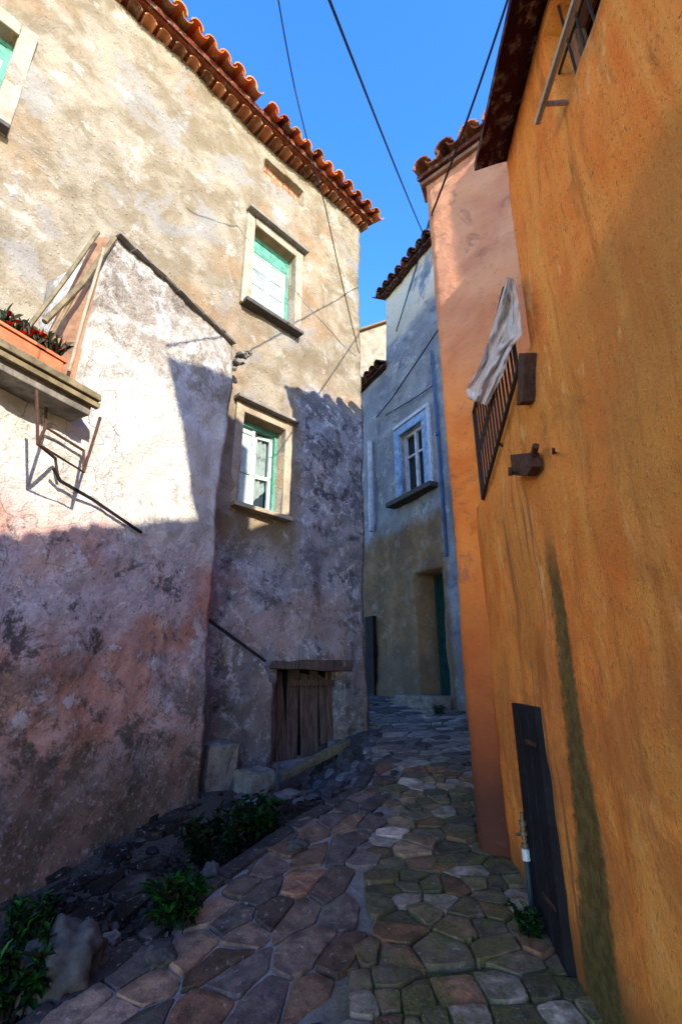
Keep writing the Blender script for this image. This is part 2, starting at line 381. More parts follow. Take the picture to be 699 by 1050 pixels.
# clay tiles (tone attribute = each tile's own firing colour)
n = NT('clay_tile'); a = n.attr()
c = n.mix(n.mul(n.ramp(n.noise(14, 7, .7, off=91), .5, .66), .65), a, (.30, .26, .20))
c = n.mix(n.mul(n.ramp(n.noise(30, 6, .7, off=92), .58, .68), .4), c, (.07, .045, .03))
c = n.mix(n.mul(n.ramp(n.noise(9, 6, .7, off=93), .60, .68), .6), c, (.55, .36, .10))
M['tile'] = n.done(c, n.noise(40, 6, .7, off=94), .6, .012, .98)
# paving
n = NT('paving_stone'); a = n.attr()
s1 = n.noise(14, 8, .7, off=101); s2 = n.noise(70, 5, .7, off=102)
c = n.mix(n.ramp(s1, .35, .65), n.mix(1, a, (.50, .49, .50), 'MULTIPLY'), n.mix(1, a, (1.35, 1.28, 1.2), 'MULTIPLY'))
c = n.mix(n.mul(n.ramp(s2, .54, .66), .5), c, (.04, .036, .032))
xx = n.math('SUBTRACT', n.sep.outputs['X'], n.mul(n.math('SUBTRACT', n.sep.outputs['Y'], 2.6), .22))
st3 = n.noise(3.5, 8, .7, off=106)
c = n.mix(n.mul(n.ramp(st3, .5, .66), .5), c, (.14, .12, .10))
c = n.mix(n.mul(n.ramp(n.noise(28, 6, .75, off=107), .58, .64), .5), c, (.42, .38, .34))
mo = n.mul(n.ramp(n.wob(xx, 1.1, 1.8, 103), -.05, .6), n.ramp(n.noise(7, 7, .7, .5, off=104), .42, .58), n.ramp(n.sep.outputs['Y'], 3.0, 5.0, 1, .25))
c = n.mix(n.mul(mo, .8), c, n.mix(n.ramp(s2, .4, .6), (.06, .065, .018), (.15, .14, .045)))
M['stone'] = n.done(c, n.math('ADD', n.mul(s1, 1.4), n.mul(s2, .4)), .7, .02, n.ramp(s1, .3, .7, .5, .85))
n = NT('mortar_and_earth'); s1 = n.noise(9, 8, .7, off=111); s2 = n.noise(60, 5, .7, off=112)
xx = n.math('SUBTRACT', n.sep.outputs['X'], n.mul(n.math('SUBTRACT', n.sep.outputs['Y'], 2.6), .22))
c = n.mix(n.ramp(s1, .35, .65), (.20, .18, .16), (.32, .29, .265))
c = n.mix(n.ramp(n.wob(xx, 1.0, 1.8, 103), -.15, .35), c, n.mix(n.ramp(s2, .4, .6), (.04, .045, .014), (.11, .105, .035)))
c = n.mix(n.mul(n.ramp(n.wob(n.math('ADD', n.sep.outputs['X'], n.mul(n.math('SUBTRACT', n.sep.outputs['Y'], 2.67), -.62)), .3, 3, 113), -1.02, -.93, 1, 0), .95), c, n.mix(n.ramp(s2, .4, .6), (.03, .022, .016), (.08, .06, .045)))
M['mortar'] = n.done(c, n.math('ADD', s1, n.mul(s2, .6)), .8, .025, .95)
M['wood'] = (lambda n: n.done(n.mix(n.ramp(n.noise(7, 8, .7, .5, off=121, sc3=(6, 6, .5)), .35, .65), (.05, .032, .026), (.17, .115, .09)), n.noise(10, 6, .7, off=122, sc3=(7, 7, .4)), .7, .015))(NT('weathered_wood'))
M['oldwood'] = simple('mossy_wood', (.20, .16, .09), .5, 9, .9, .6, dirt=(.05, .05, .02), dirt_amt=.7)
M['plank'] = simple('brown_planks', (.30, .16, .09), .4, 8, .9, .5)
M['green'] = simple('green_paint', (.09, .27, .19), .4, 12, .7, .3, dirt=(.05, .12, .09), dirt_amt=.6)
M['mint'] = simple('faded_mint_paint', (.46, .56, .50), .25, 10, .6, .2, dirt=(.18, .26, .22), dirt_amt=.35)
M['surround'] = simple('smooth_cream_plaster', (.36, .29, .20), .35, 5, .9, .6, dirt=(.16, .12, .08), dirt_amt=.7)
M['slate'] = simple('grey_stone_slab', (.22, .20, .17), .35, 9, .9, .6)
M['darkslate'] = simple('dark_stone_slab', (.08, .07, .06), .35, 9, .9, .6)
M['pale_stone'] = simple('pale_worn_stone', (.20, .18, .15), .5, 7, .9, 1.0, dirt=(.05, .05, .03), dirt_amt=.8)
M['boulder'] = simple('rough_grey_rock', (.085, .078, .07), .5, 7, .95, 1.0, dirt=(.045, .045, .025), dirt_amt=.9)
M['rust'] = simple('rusty_iron', (.075, .035, .022), .5, 20, .8, .5, dirt=(.02, .012, .01), dirt_amt=.7)
M['iron'] = simple('dark_iron', (.035, .028, .025), .3, 20, .6, .3, .3)
M['black'] = simple('black_painted_board', (.012, .012, .014), .4, 6, .7, .3, dirt=(.03, .03, .03))
M['cavity'] = simple('dark_cavity', (.02, .018, .016), .3, 6, .95, .3)
M['brass'] = simple('aged_brass', (.22, .15, .09), .4, 25, .5, .3, .4)
M['hose'] = simple('grey_blue_pipe', (.03, .05, .06), .3, 14, .5, .2)
M['bluepipe'] = simple('blue_painted_metal', (.05, .10, .19), .3, 10, .5, .2, dirt=(.03, .05, .1))
M['bluetrim'] = simple('light_blue_paint', (.26, .40, .60), .45, 9, .9, .6, dirt=(.10, .14, .22), dirt_amt=.8)
M['white'] = simple('white_paint', (.55, .57, .60), .3, 8, .8, .5, dirt=(.12, .14, .18), dirt_amt=.8)
M['pipewhite'] = simple('white_tape', (.7, .68, .64), .2, 20, .6, .3)
M['tealdoor'] = simple('teal_door_paint', (.012, .06, .055), .4, 8, .5, .2)
M['terracotta'] = simple('terracotta_pot', (.52, .16, .07), .3, 12, .8, .4)
M['brick'] = (lambda n: n.done(n.mix(n.ramp(n.noise(9, 6, .7, off=131), .4, .6), (.36, .13, .07), (.50, .24, .14)), n.noise(25, 6, .7, off=132), .7, .02))(NT('rough_brick'))
M['rod'] = simple('galvanised_bar', (.38, .36, .33), .2, 20, .4, .1, .7)
M['glass'] = (lambda n: n.done((.02, .035, .045), None, rough=.08))(NT('dark_glass')); 
M['wire'] = simple('black_cable', (.012, .011, .012), .2, 20, .6, .1)
n = NT('leaf'); a = n.attr(); M['leaf'] = n.done(n.mix(n.ramp(n.noise(30, 3, .6), .4, .6), a, n.mix(1, a, (1.5, 1.4, 1.1), 'MULTIPLY')), rough=.55)
n = NT('thin_white_cloth'); c = n.noise(14, 5, .6)
m_ = n.done(n.mix(n.ramp(c, .4, .6), (.80, .76, .70), (.92, .89, .85)), n.noise(25, 6, .6, .4), .5, .02)
n.b.inputs['Alpha'].default_value = .88; M['cloth'] = m_

# ---------------------------------------------------------------- ground
bm = bmesh.new(); XS = [-60, -20, -8, -4]+[-3+.08*i for i in range(62)]+[3, 8, 20, 60]; YS = [-60, -20, -6, -2, 0, .5]+[.8+.09*i for i in range(115)]+[14, 25, 60, 150]
G = [[bm.verts.new((x, y, gz(x, y)-(.010 if x-.22*(y-2.6) < 0 else .016)+.006*fr((x, y, 0), 6, 5))) for y in YS] for x in XS]
for i in range(len(XS)-1):
    for j in range(len(YS)-1): bm.faces.new((G[i][j], G[i+1][j], G[i+1][j+1], G[i][j+1]))
gr = link('ground', bm, M['mortar'], smooth=True, loc=(0, 0, 0)); tag(gr, kind='structure')

def clip(poly, p, q):
    """keep the side of the bisector of p,q that holds p"""
    m = ((p[0]+q[0])/2, (p[1]+q[1])/2); d = (q[0]-p[0], q[1]-p[1]); out = []
    f = lambda v: (v[0]-m[0])*d[0]+(v[1]-m[1])*d[1]
    for i in range(len(poly)):
        a, b = poly[i], poly[(i+1) % len(poly)]; fa, fb = f(a), f(b)
        if fa <= 0: out.append(a)
        if fa*fb < 0:
            t = fa/(fa-fb); out.append((a[0]+(b[0]-a[0])*t, a[1]+(b[1]-a[1])*t))
    return out
OCC = {}
def occ_mark(poly, val=1):
    xs = [v[0] for v in poly]; ys = [v[1] for v in poly]
    for a in range(int(min(xs)//.02), int(max(xs)//.02)+1):
        for b in range(int(min(ys)//.02), int(max(ys)//.02)+1):
            x, y = (a+.5)*.02, (b+.5)*.02; sgn = None; ok = True
            for k in range(len(poly)):
                p, q = poly[k-1], poly[k]; cr = (q[0]-p[0])*(y-p[1])-(q[1]-p[1])*(x-p[0])
                if abs(cr) < 1e-12: continue
                if sgn is None: sgn = cr > 0
                elif (cr > 0) != sgn: ok = False; break
            if ok: OCC[a, b] = val
def pave(region, ang, sx, sy, palette, gap, jitter, hmin, hmax, drop=0, seed=1, filler=False, cham=.09):
    rnd = random.Random(seed); ca, sa = math.cos(ang), math.sin(ang); pts = {}
    W_ = lambda a, b: (a*sx*ca-b*sy*sa, a*sx*sa+b*sy*ca+5)
    for j in range(int(-8/sy), int(8/sy)):
        sh = rnd.uniform(.25, .75)+(j % 2)*.5; a = -8/sx+sh
        vj = rnd.uniform(-.12, .12)
        while a < 8/sx:
            a += rnd.choice((.6, .8, 1, 1.2, 1.5, 2.1)) if not filler else 1
            b = j+vj+rnd.uniform(-jitter, jitter)
            x, y = W_(a, b)
            if -3 < x < 3 and .6 < y < 11 and rnd.random() > drop: pts.setdefault((int(a//2), int(b//2)), []).append((a, b))
    for key, L in pts.items():
        nbs = [q for i in (-1, 0, 1) for k in (-1, 0, 1) for q in pts.get((key[0]+i, key[1]+k), ())]
        for p in L:
            x0, y0 = W_(*p)
            if not region(x0, y0): continue
            poly = [(p[0]+i, p[1]+k) for i, k in ((-1.5, -.9), (1.5, -.9), (1.5, .9), (-1.5, .9))]
            for q in nbs:
                if q is not p:
                    poly = clip(poly, p, q)
                    if len(poly) < 3: break
            if len(poly) < 3: continue
            poly = [W_(*v) for v in poly]
            cxm = sum(v[0] for v in poly)/len(poly); cym = sum(v[1] for v in poly)/len(poly)
            if filler:
                if any(OCC.get((int((cxm+(v[0]-cxm)*f)//.02), int((cym+(v[1]-cym)*f)//.02))) for v in poly for f in (0, .5, .9)): continue
            # inset each vertex by the gap
            o2 = []
            for v in poly:
                d = math.hypot(v[0]-cxm, v[1]-cym); k = max(.35, 1-gap*1.35/max(d, .01)); o2.append((cxm+(v[0]-cxm)*k, cym+(v[1]-cym)*k))
            poly = o2; occ_mark(poly)
            o = []
            for i in range(len(poly)):
                a, b, c2 = poly[i-1], poly[i], poly[(i+1) % len(poly)]
                if math.hypot(b[0]-c2[0], b[1]-c2[1]) < .012: o.append(b); continue
                t = cham*rnd.uniform(.6, 1.8)
                for e, tt in ((a, t), (c2, t)): o.append((b[0]+(e[0]-b[0])*tt+rnd.uniform(-.003, .003), b[1]+(e[1]-b[1])*tt+rnd.uniform(-.003, .003)))
                m_ = ((b[0]+c2[0])/2+rnd.uniform(-.007, .007), (b[1]+c2[1])/2+rnd.uniform(-.007, .007)); o.append(m_)
            h = rnd.uniform(hmin, hmax); tx, ty = rnd.uniform(-.04, .04), rnd.uniform(-.04, .04)
            zf = lambda v, d: gz(cxm, cym)+(v[1]-cym)*.13+h+(v[0]-cxm)*tx+(v[1]-cym)*ty-d
            rings = []
            for kk, d in ((1.03, .07), (1.0, .006), (.97, .0005), (.6, -.0005)):
                rings.append([PB.verts.new((cxm+(v[0]-cxm)*kk, cym+(v[1]-cym)*kk, zf(v, d))) for v in o])
            fs = []
            for A, B in zip(rings, rings[1:]):
                for i in range(len(o)): fs.append(PB.faces.new((A[i-1], A[i], B[i], B[i-1])))
            fs.append(PB.faces.new(rings[-1]))
            c = rnd.choice(palette); m = rnd.uniform(.75, 1.3); paint(PB, fs, [min(1, x*m) for x in c])
ochre_x = lambda y: .85+.05*y
split = lambda x, y: x-.22*(y-2.6)
PB = bmesh.new()
pal_l = [(.40, .34, .30), (.46, .39, .34), (.43, .34, .27), (.47, .35, .27), (.36, .32, .30), (.52, .44, .38), (.46, .37, .30), (.42, .37, .34)]
pal_r = [(.36, .33, .26), (.44, .40, .32), (.41, .34, .25), (.50, .42, .33), (.32, .30, .22), (.42, .37, .29), (.62, .57, .51), (.50, .36, .26)]
inpath = lambda x, y: edge_x(y) < x < (ochre_x(y)+.05 if y < 3.4 else 3)
pave(lambda x, y: inpath(x, y) and split(x, y) < .0 and y < 4.9, math.radians(58), .22, .14, pal_l, .005, .13, .0, .010, .02, 11, cham=.05)
pave(lambda x, y: inpath(x, y) and split(x, y) >= .03 and y < 4.9, math.radians(6), .14, .115, pal_r, .005, .14, -.006, .012, .03, 12, cham=.06)
pave(lambda x, y: y >= 4.93 and edge_x(y) < x < 3, math.radians(15), .20, .11, [(.36, .34, .33), (.43, .41, .39), (.31, .295, .29), (.50, .47, .44)], .009, .3, -.008, .012, .02, 13)
pave(lambda x, y: edge_x(y)-.02 > x > -.95 and 4.3 < y < 8, math.radians(70), .18, .09, [(.30, .30, .31), (.36, .36, .37), (.42, .42, .43), (.25, .25, .26)], .008, .3, -.005, .012, .02, 14)
pave(lambda x, y: x < edge_x(y)-.12 and x > -2.6 and y < 4.3, math.radians(40), .15, .12, [(.10, .09, .085), (.14, .125, .11), (.11, .085, .065)], .018, .4, -.03, .035, .35, 15, cham=.2)
pave(lambda x, y: edge_x(y) < x < 2.5, .3, .075, .065, [(.24, .21, .19), (.30, .27, .24), (.26, .21, .16)], .006, .3, -.008, .006, .1, 16, True, .18)
pv = link('paved_path', PB, M['stone']); tag(pv, kind='structure')

rb = bmesh.new(); rnd = random.Random(21)
for k in range(1500):
    y = rnd.uniform(1.6, 4.6); e_ = edge_x(y); x = e_-.08-abs(rnd.gauss(0, .35)); rr = rnd.choice((.008, .012, .016, .024, .035))
    b2 = bmesh.ops.create_icosphere(rb, subdivisions=1 if rr < .02 else 2, radius=rr); o_ = Vector((x, y, gz(x, y)-.005))
    sq = (rnd.uniform(.7, 1.4), rnd.uniform(.7, 1.3), rnd.uniform(.4, .9)); m_ = rnd.uniform(.5, 1.6); tc = rnd.choice(((.09, .085, .09), (.13, .09, .07), (.16, .15, .15), (.06, .05, .04)))
    fs_ = set()
    for v_ in b2['verts']:
        kk = 1+.35*noise.noise(v_.co/rr*1.1+Vector((k, 0, 0))); v_.co = o_+Vector((v_.co.x*sq[0], v_.co.y*sq[1], v_.co.z*sq[2]))*kk; fs_.update(v_.link_faces)
    paint(rb, fs_, [q_*m_ for q_ in tc])
for k in range(1100):
    y = rnd.uniform(1.6, 4.7); e_ = edge_x(y); x = e_-.05-abs(rnd.gauss(0, .4)); o_ = Vector((x, y, gz(x, y)))
    c_ = rnd.choice(((.04, .11, .02), (.09, .06, .03), (.06, .09, .03), (.12, .07, .03)))
    d_ = Vector((rnd.uniform(-1, 1), rnd.uniform(-1, 1), rnd.uniform(0, .8))).normalized(); s_ = d_.cross(Vector((0, 0, 1))).normalized(); L_ = rnd.uniform(.012, .035)
    f_ = rb.faces.new([rb.verts.new(q_) for q_ in (o_, o_+d_*L_*.5+s_*L_*.3, o_+d_*L_, o_+d_*L_*.5-s_*L_*.3)]); paint(rb, [f_], c_)
tag(link('rubble_and_leaf_litter', rb, M['leaf']), 'loose rubble, leaf litter and tiny weeds along the foot of the limewashed wall', 'rubble', kind='stuff')

# kerb of long flat stones along the left edge
bm = bmesh.new(); rnd = random.Random(3)
pts = []
for (xa, ya), (xb, yb) in zip(EDGE[1:7], EDGE[2:7]): pts += [(xa, ya, xb, yb)]
for xa, ya, xb, yb in pts:
    L = math.hypot(xb-xa, yb-ya); k = max(1, int(L/.32)); 
    for i in range(k):
        t0, t1 = (i+.03)/k, (i+.97)/k
        a = Vector((xa+(xb-xa)*t0, ya+(yb-ya)*t0, 0)); b = Vector((xa+(xb-xa)*t1, ya+(yb-ya)*t1, 0)); d = (b-a).normalized(); nn = Vector((-d.y, d.x, 0))*rnd.uniform(.09, .13)
        q = [a-nn*.25, b-nn*.25, b+nn*.75, a+nn*.75]; h = rnd.uniform(.0, .015)
        q = [Vector((p.x, p.y, g(p.x, p.y)+h)) for p in q]
        m_ = rnd.uniform(.7, 1.1); fs = prism(bm, q, (0, 0, -.16)); paint(bm, fs, (.27*m_, .25*m_, .24*m_))
bevelled(bm, .012)
kb = link('path_kerb', bm, M['stone']); tag(kb, kind='structure')

# ---------------------------------------------------------------- tall cream house on the left
def rect(pl, a, b, c, d):
    """opening from four picture corners (tl, tr, br, bl) -> u0,u1,z0,z1"""
    q = [pl.uz(*p) for p in (a, b, c, d)]
    us = sorted(x[0] for x in q); z1 = (q[0][1]+q[1][1])/2; z0 = (q[2][1]+q[3][1])/2
    return ((us[0]+us[1])/2, (us[2]+us[3])/2, z0, z1)
W1 = rect(LH, (262, 236), (304, 262), (298, 338), (254, 312))
W2 = rect(LH, (248, 424), (292, 441), (287, 528), (243, 519))
VT = rect(LH, (272, 163), (312, 196), (309, 212), (270, 181))
HD = rect(LH, (284, 680), (352, 690), (350, 768), (282, 790))
W3u, W3z = LH.uz(11, 60)
W3 = (W3u-.8, W3u, W3z-.9, LH.uz(4, 26)[1])
print('rects', W1, W2, VT, HD, W3)
lh_top = EYE+7.72
lh = empty('cream_house', LH.at(0, g(.33, 6.6)), 'tall weathered cream house with two green windows and tiled eave on the left', 'house')
bm = wall_mesh(LH, -8.5, 0, -.4, lh_top, [W1, W2, VT, HD, W3], .32, .055, .06, .014, 2, body=3.2, body_top=lh_top-.1)
link('wall', bm, M['cream'], lh, True)
# cellar door reveal jambs stay in wall; eave: cornice course, boards and tiles
bm = bmesh.new(); n3 = Vector((LH.n.x, LH.n.y, 0))
A, B = LH.at(-8.3, lh_top+.02, .0), LH.at(.16, lh_top+.02, .0)
upv = (-n3*.93+Vector((0, 0, .36))).normalized()
cols = [(.78, .38, .15), (.70, .31, .12), (.82, .46, .20), (.66, .40, .22), (.84, .54, .26)]
roof_tiles(bm, LH.at(-8.3, lh_top+.075, .36), LH.at(-2.55, lh_top+.075, .36), upv, 3, .215, .095, cols=cols, lift=.10)
roof_tiles(bm, LH.at(-2.40, lh_top+.02, .34), LH.at(.16, lh_top+.02, .34), upv, 3, .215, .095, cols=cols, lift=.10)
fs = prism(bm, [LH.at(-8.4, lh_top+.03, .25), LH.at(.10, lh_top+.03, .25), LH.at(.10, lh_top+1.4, -3.3), LH.at(-8.4, lh_top+1.4, -3.3)], (0, 0, .09)); paint(bm, fs, (.34, .15, .08))
rf = link('roof', bm, M['tile'], lh)
bm = bmesh.new()
roof_tiles(bm, LH.at(-8.3, lh_top-.03, .17), LH.at(.10, lh_top-.03, .17), -n3+Vector((0, 0, .05)), 1, .20, .08, length=.3, cols=[(.62, .40, .25), (.68, .44, .28), (.54, .34, .21)], under=False, lift=-.02)
fs = pbox(bm, LH, -8.4, .10, lh_top+.03, lh_top+.065, .0, .22); paint(bm, fs, (.50, .25, .13))
link('cornice', bm, M['tile'], rf)

def window(house, pl, R, kind, sil=.05):
    u0, u1, z0, z1 = R; W, H = u1-u0, z1-z0
    bm = bmesh.new(); t = .05; d0, d1 = -.20, -.13
    for a, b, c, d in ((u0, u0+t, z0, z1), (u1-t, u1, z0, z1)): pbox(bm, pl, a, b, c, d, d0, d1)
    for c, d in ((z0, z0+t), (z1-t*1.3, z1)): pbox(bm, pl, u0+t, u1-t, c, d, d0, d1)
    if kind != 'open': pbox(bm, pl, u0+t, u1-t, z1-H*.2, z1-t*1.3, d0, d1-.01)
    wn = link('window', bm, M['green'], house)
    bm = bmesh.new(); pbox(bm, pl, u0+.002, u1-.002, z0+.002, z1-.002, -.30, -.27)
    link('pane', bm, M['glass'] if kind == 'open' else M['cavity'], wn)
    if kind == 'shut':
        zt = z1-H*.2; um = (u0+u1)/2
        for a, b in ((u0+t, um-.004), (um+.004, u1-t)):
            bm = bmesh.new(); pbox(bm, pl, a, b, z0+t, zt, -.19, -.165)
            for k in range(5):
                zc = z0+t+(zt-z0-t)*k/4; pbox(bm, pl, a+.012, b-.012, max(z0+t, zc-.02), min(zt, zc+.02), -.165, -.150)
            for c in (a, b-.035): pbox(bm, pl, c, c+.035, z0+t, zt, -.1655, -.146)
            for k in range(4):
                for q in range(5):
                    zc = z0+t+(zt-z0-t)*(k+.2+.15*q)/4; pbox(bm, pl, a+.035, b-.035, zc, zc+.012, -.166, -.157)
            link('shutter', bm, M['mint'], wn)
    else:
        # left leaf nearly closed, right leaf swung inwards; pale curtain behind
        um = u0+W*.48
        bm = bmesh.new()
        for a, b in ((u0+t, u0+t+.04), (um-.04, um)): pbox(bm, pl, a, b, z0+t, z1-t, -.19, -.16)
        for zz in (z0+t, z0+H*.42, z1-t-.10): pbox(bm, pl, u0+t+.04, um-.04, zz, zz+.05, -.19, -.16)
        pbox(bm, pl, u0+t+.03, um-.03, z0+t, z1-t, -.182, -.177)
        link('casement', bm, M['mint'], wn)
        bm = bmesh.new(); nn = Vector((pl.n.x, pl.n.y, 0)); h0 = pl.at(u1-t, z0+t, -.17)
        dd = (-Vector((pl.d.x, pl.d.y, 0))*.97-nn*.24)
        for zz, hh in ((z0+t, .05), (z0+H*.42, .05), (z1-t-.08, .05)): prism(bm, [h0+Vector((0, 0, zz-z0-t)), h0+dd*(W*.40)+Vector((0, 0, zz-z0-t)), h0+dd*(W*.40)+Vector((0, 0, zz-z0-t+hh)), h0+Vector((0, 0, zz-z0-t+hh))], -nn*.025)
        for k in (0, W*.40-.04): prism(bm, [h0+dd*k, h0+dd*(k+.04), h0+dd*(k+.04)+Vector((0, 0, H-2*t)), h0+dd*k+Vector((0, 0, H-2*t))], -nn*.03)
        link('casement', bm, M['mint'], wn)
        bm = bmesh.new(); K = 24; rows = []
        for k in range(K+1):
            u = um+(u1-t-um)*k/K; o = -.245+.016*math.sin(k*1.1)
            rows.append((bm.verts.new(pl.at(u, z0+t+.05+.3*(k/K), o)), bm.verts.new(pl.at(u, z1-t, o))))
        for a, b in zip(rows, rows[1:]): bm.faces.new((a[0], b[0], b[1], a[1]))
        r = bmesh.ops.solidify(bm, geom=bm.faces[:], thickness=.004)
        link('curtain', bm, M['mint'], wn)
    return wn
def surround(wn, pl, R, wd, mat, proj=.025, lint=True, sill=True):
    u0, u1, z0, z1 = R; bm = bmesh.new(); j = .004
    pbox(bm, pl, u0-wd, u0-j, z0-wd*.3, z1+wd, -.06, proj+.01, .012); pbox(bm, pl, u1+j, u1+wd, z0-wd*.3, z1+wd, -.06, proj+.01, .012)
    pbox(bm, pl, u0-j, u1+j, z1+j, z1+wd, -.06, proj+.009, .008)
    bevelled(bm, .012); link('surround', bm, mat, wn)
    if lint:
        bm = bmesh.new(); pbox(bm, pl, u0-wd*1.25, u1+wd*1.35, z1+wd+.004, z1+wd+.045, -.02, .13, .006); bevelled(bm, .008); link('drip_ledge', bm, M['slate'], wn)
    if sill:
        bm = bmesh.new(); pbox(bm, pl, u0-wd*.8, u1+wd*.9, z0-.055, z0-.004, -.25, .12, .006); bevelled(bm, .008); link('sill', bm, M['darkslate'] if sill == 1 else M['surround'], wn)
w1 = window(lh, LH, W1, 'shut'); surround(w1, LH, W1, .13, M['surround'])
w2 = window(lh, LH, W2, 'open'); surround(w2, LH, W2, .12, M['surround'], sill=2)
w3 = window(lh, LH, W3, 'shut'); surround(w3, LH, W3, .16, M['surround'], sill=1, lint=False)
# blocked brick opening under the eave
bm = bmesh.new(); u0, u1, z0, z1 = VT
pbox(bm, LH, u0-.02, u1+.02, z0-.02, z1+.02, -.16, -.12)
nb = 7
for r_ in range(3):
    for k in range(nb):
        a = u0+(u1-u0)*k/nb; zz = z0+(z1-z0)*r_/3
        pbox(bm, LH, a+.008, a+(u1-u0)/nb-.006, zz+.008, zz+(z1-z0)/3-.006, -.121, -.105+random.uniform(-.006, .006))
link('brick_infill', bm, M['brick'], lh)
# cellar door of loose upright planks
u0, u1, z0, z1 = HD
bm = bmesh.new(); pbox(bm, LH, u0+.002, u1-.002, z0, z1-.002, -.31, -.29); dr = link('cellar_door', bm, M['cavity'], lh)
W = u1-u0; H_ = z1-z0
for a, b, ln, sh in ((.02, .20, -.10, .02), (.30, .46, .04, .0), (.47, .62, -.02, .06), (.635, .76, .015, .02), (.78, .88, -.01, .10), (.895, .99, .0, .03)):
    bm = bmesh.new()
    q = [LH.at(u0+W*(a-ln)+.006, z0, -.16), LH.at(u0+W*(b-ln)-.006, z0, -.16), LH.at(u0+W*b-.006, z1-.015-sh*H_, -.21), LH.at(u0+W*a+.006, z1-.015-sh*H_*.6, -.21)]
    prism(bm, q, n3*.03); bevelled(bm, .005); link('plank', bm, M['wood'], dr)
bm = bmesh.new(); pbox(bm, LH, u0+(u1-u0)*.3, u1-.02, z1-.20, z1-.13, -.165, -.14, .01); bevelled(bm, .004); link('cross_rail', bm, M['wood'], dr)
bm = bmesh.new(); pbox(bm, LH, u0-.10, u1+.14, z1-.02, z1+.09, -.2, .055, .03); bmesh.ops.subdivide_edges(bm, edges=bm.edges[:], cuts=5, use_grid_fill=True)
for v_ in bm.verts: v_.co += Vector((fr(v_.co, 4, 2), fr(v_.co, 4, 7), fr(v_.co, 4, 9)))*.018
link('lintel', bm, M['wood'], dr)
ua_, za_ = LH.uz(203, 631, .13); ub_, zb_ = LH.uz(274, 682, .13); uc_ = LH.uz(281, 700, .13)[0]
L2 = Plane(((LH.p+LH.n*.13).x, (LH.p+LH.n*.13).y), LH.d)
pm = wall_mesh(L2, ua_-.25, uc_, -.3, lambda u: za_+(zb_-za_)*(u-ua_)/(ub_-ua_) if u < ub_ else zb_-(u-ub_)*2.5, [], .16, .04, .05, .018, 31)
link('sloping_parapet', pm, M['cream'], lh, True)
# iron rod / handrail of the cellar steps
bm = bmesh.new(); tube(bm, [LH.hit(209, 632, .19), LH.hit(238, 653, .18), LH.hit(272, 678, .17)], .016); o = link('handrail', bm, M['iron'], lh)

# ---------------------------------------------------------------- lower lime-washed house in front (left)
ax = empty('limewashed_house', AX.at(0, g(-1.2, 4.4)), 'low limewashed house with flaking pink base and a balcony on the left', 'house')
uA, zA = AX.uz(118, 242); zC = AX.uz(247, 362)[1]; zS = AX.uz(105, 405, .28)[1]
print('annex', uA, zA, zC, zS)
def topA(u): return (zC+(zA-zC)*(u/uA)) if u > uA-.02 else zS-.06
bm = wall_mesh(AX, -4.4, 0, -.5, topA, [], .30, .04, .07, .016, 5, batter=.045, batz=2.2)
# return of the corner towards the tall house, and the side of the balcony recess
n3a = Vector((AX.n.x, AX.n.y, 0))
prism(bm, [AX.at(0-.02, -.5, -.28), AX.at(uA+.05, -.5, -.28), AX.at(uA+.05, zA-.03, -.28), AX.at(-.02, zC-.03, -.28)], -n3a*.9)
prism(bm, [AX.at(uA+.03, -.5, -.28), AX.at(-4.4, -.5, -.28), AX.at(-4.4, zS-.07, -.28), AX.at(uA+.03, zS-.07, -.28)], -n3a*.9)
link('wall', bm, M['annex'], ax, True)
bm = bmesh.new(); rd = random.Random(9); k = 0; N = 9
for k in range(N):
    ua, ub = uA*(k+.02)/N, uA*(k+.98)/N; h = rd.uniform(.018, .03)
    prism(bm, [AX.at(ua, topA(ua)+.002, .06+rd.uniform(-.02, .02)), AX.at(ub, topA(ub)+.002, .06+rd.uniform(-.02, .02)), AX.at(ub, topA(ub)+h, .06), AX.at(ua, topA(ua)+h, .06)], -n3a*.4)
bevelled(bm, .006); link('coping', bm, M['slate'], ax)
# broken stones at the corner of the coping
bm = bmesh.new()
for (px, py, r_) in ((243, 372, .055), (249, 364, .06), (238, 378, .04), (254, 361, .04)):
    h = AX.hit(px, py, .0); b2 = bmesh.ops.create_icosphere(bm, subdivisions=2, radius=r_)
    for v in b2['verts']: v.co = h+Vector((v.co.x*1.2, v.co.y, v.co.z*.7))*(1+.9*noise.noise(v.co*26+Vector((px, 0, 0))))
link('broken_corner', bm, M['pale_stone'], ax)
# balcony: slab, edging board, brackets
uS = AX.uz(105, 405, .28)[0]
bl = None
bm = bmesh.new(); pbox(bm, AX, -4.4, uS, zS-.055, zS, -.0, .28, .008); bevelled(bm, .01); bl = link('balcony', bm, M['oldwood'], ax)
bm = bmesh.new(); pbox(bm, AX, -4.4, uS-.02, zS-.15, zS-.06, .0, .22, .006); bevelled(bm, .008); link('balcony_beam', bm, M['pale_stone'], bl)
bm = bmesh.new(); pbox(bm, AX, -4.4, uS+.01, zS-.095, zS-.058, .222, .262, .004); link('edge_board', bm, M['oldwood'], bl)
def iron(pts, r=.009): 
    bm = bmesh.new()
    for seg in pts: tube(bm, seg, r, 6)
    return bm
a = lambda px, py, o: AX.hit(px, py, o)
link('bracket', iron([[a(38, 400, .30), a(39, 455, .30), a(86, 484, .30), a(103, 428, .30)], [a(48, 402, .05), a(47, 438, .05), a(86, 462, .05)],
     [a(39, 455, .30), a(47, 438, .05)], [a(39, 455, .30), a(57, 470, .06), a(60, 492, .02)], [a(86, 484, .30), a(86, 462, .05)]], .010), M['rust'], bl)
bm = bmesh.new(); tube(bm, [a(55, 480, .08), a(62, 493, .06), a(95, 512, .05), a(145, 546, .04)], .012, 6); link('wall_cable', bm, M['wire'], ax)
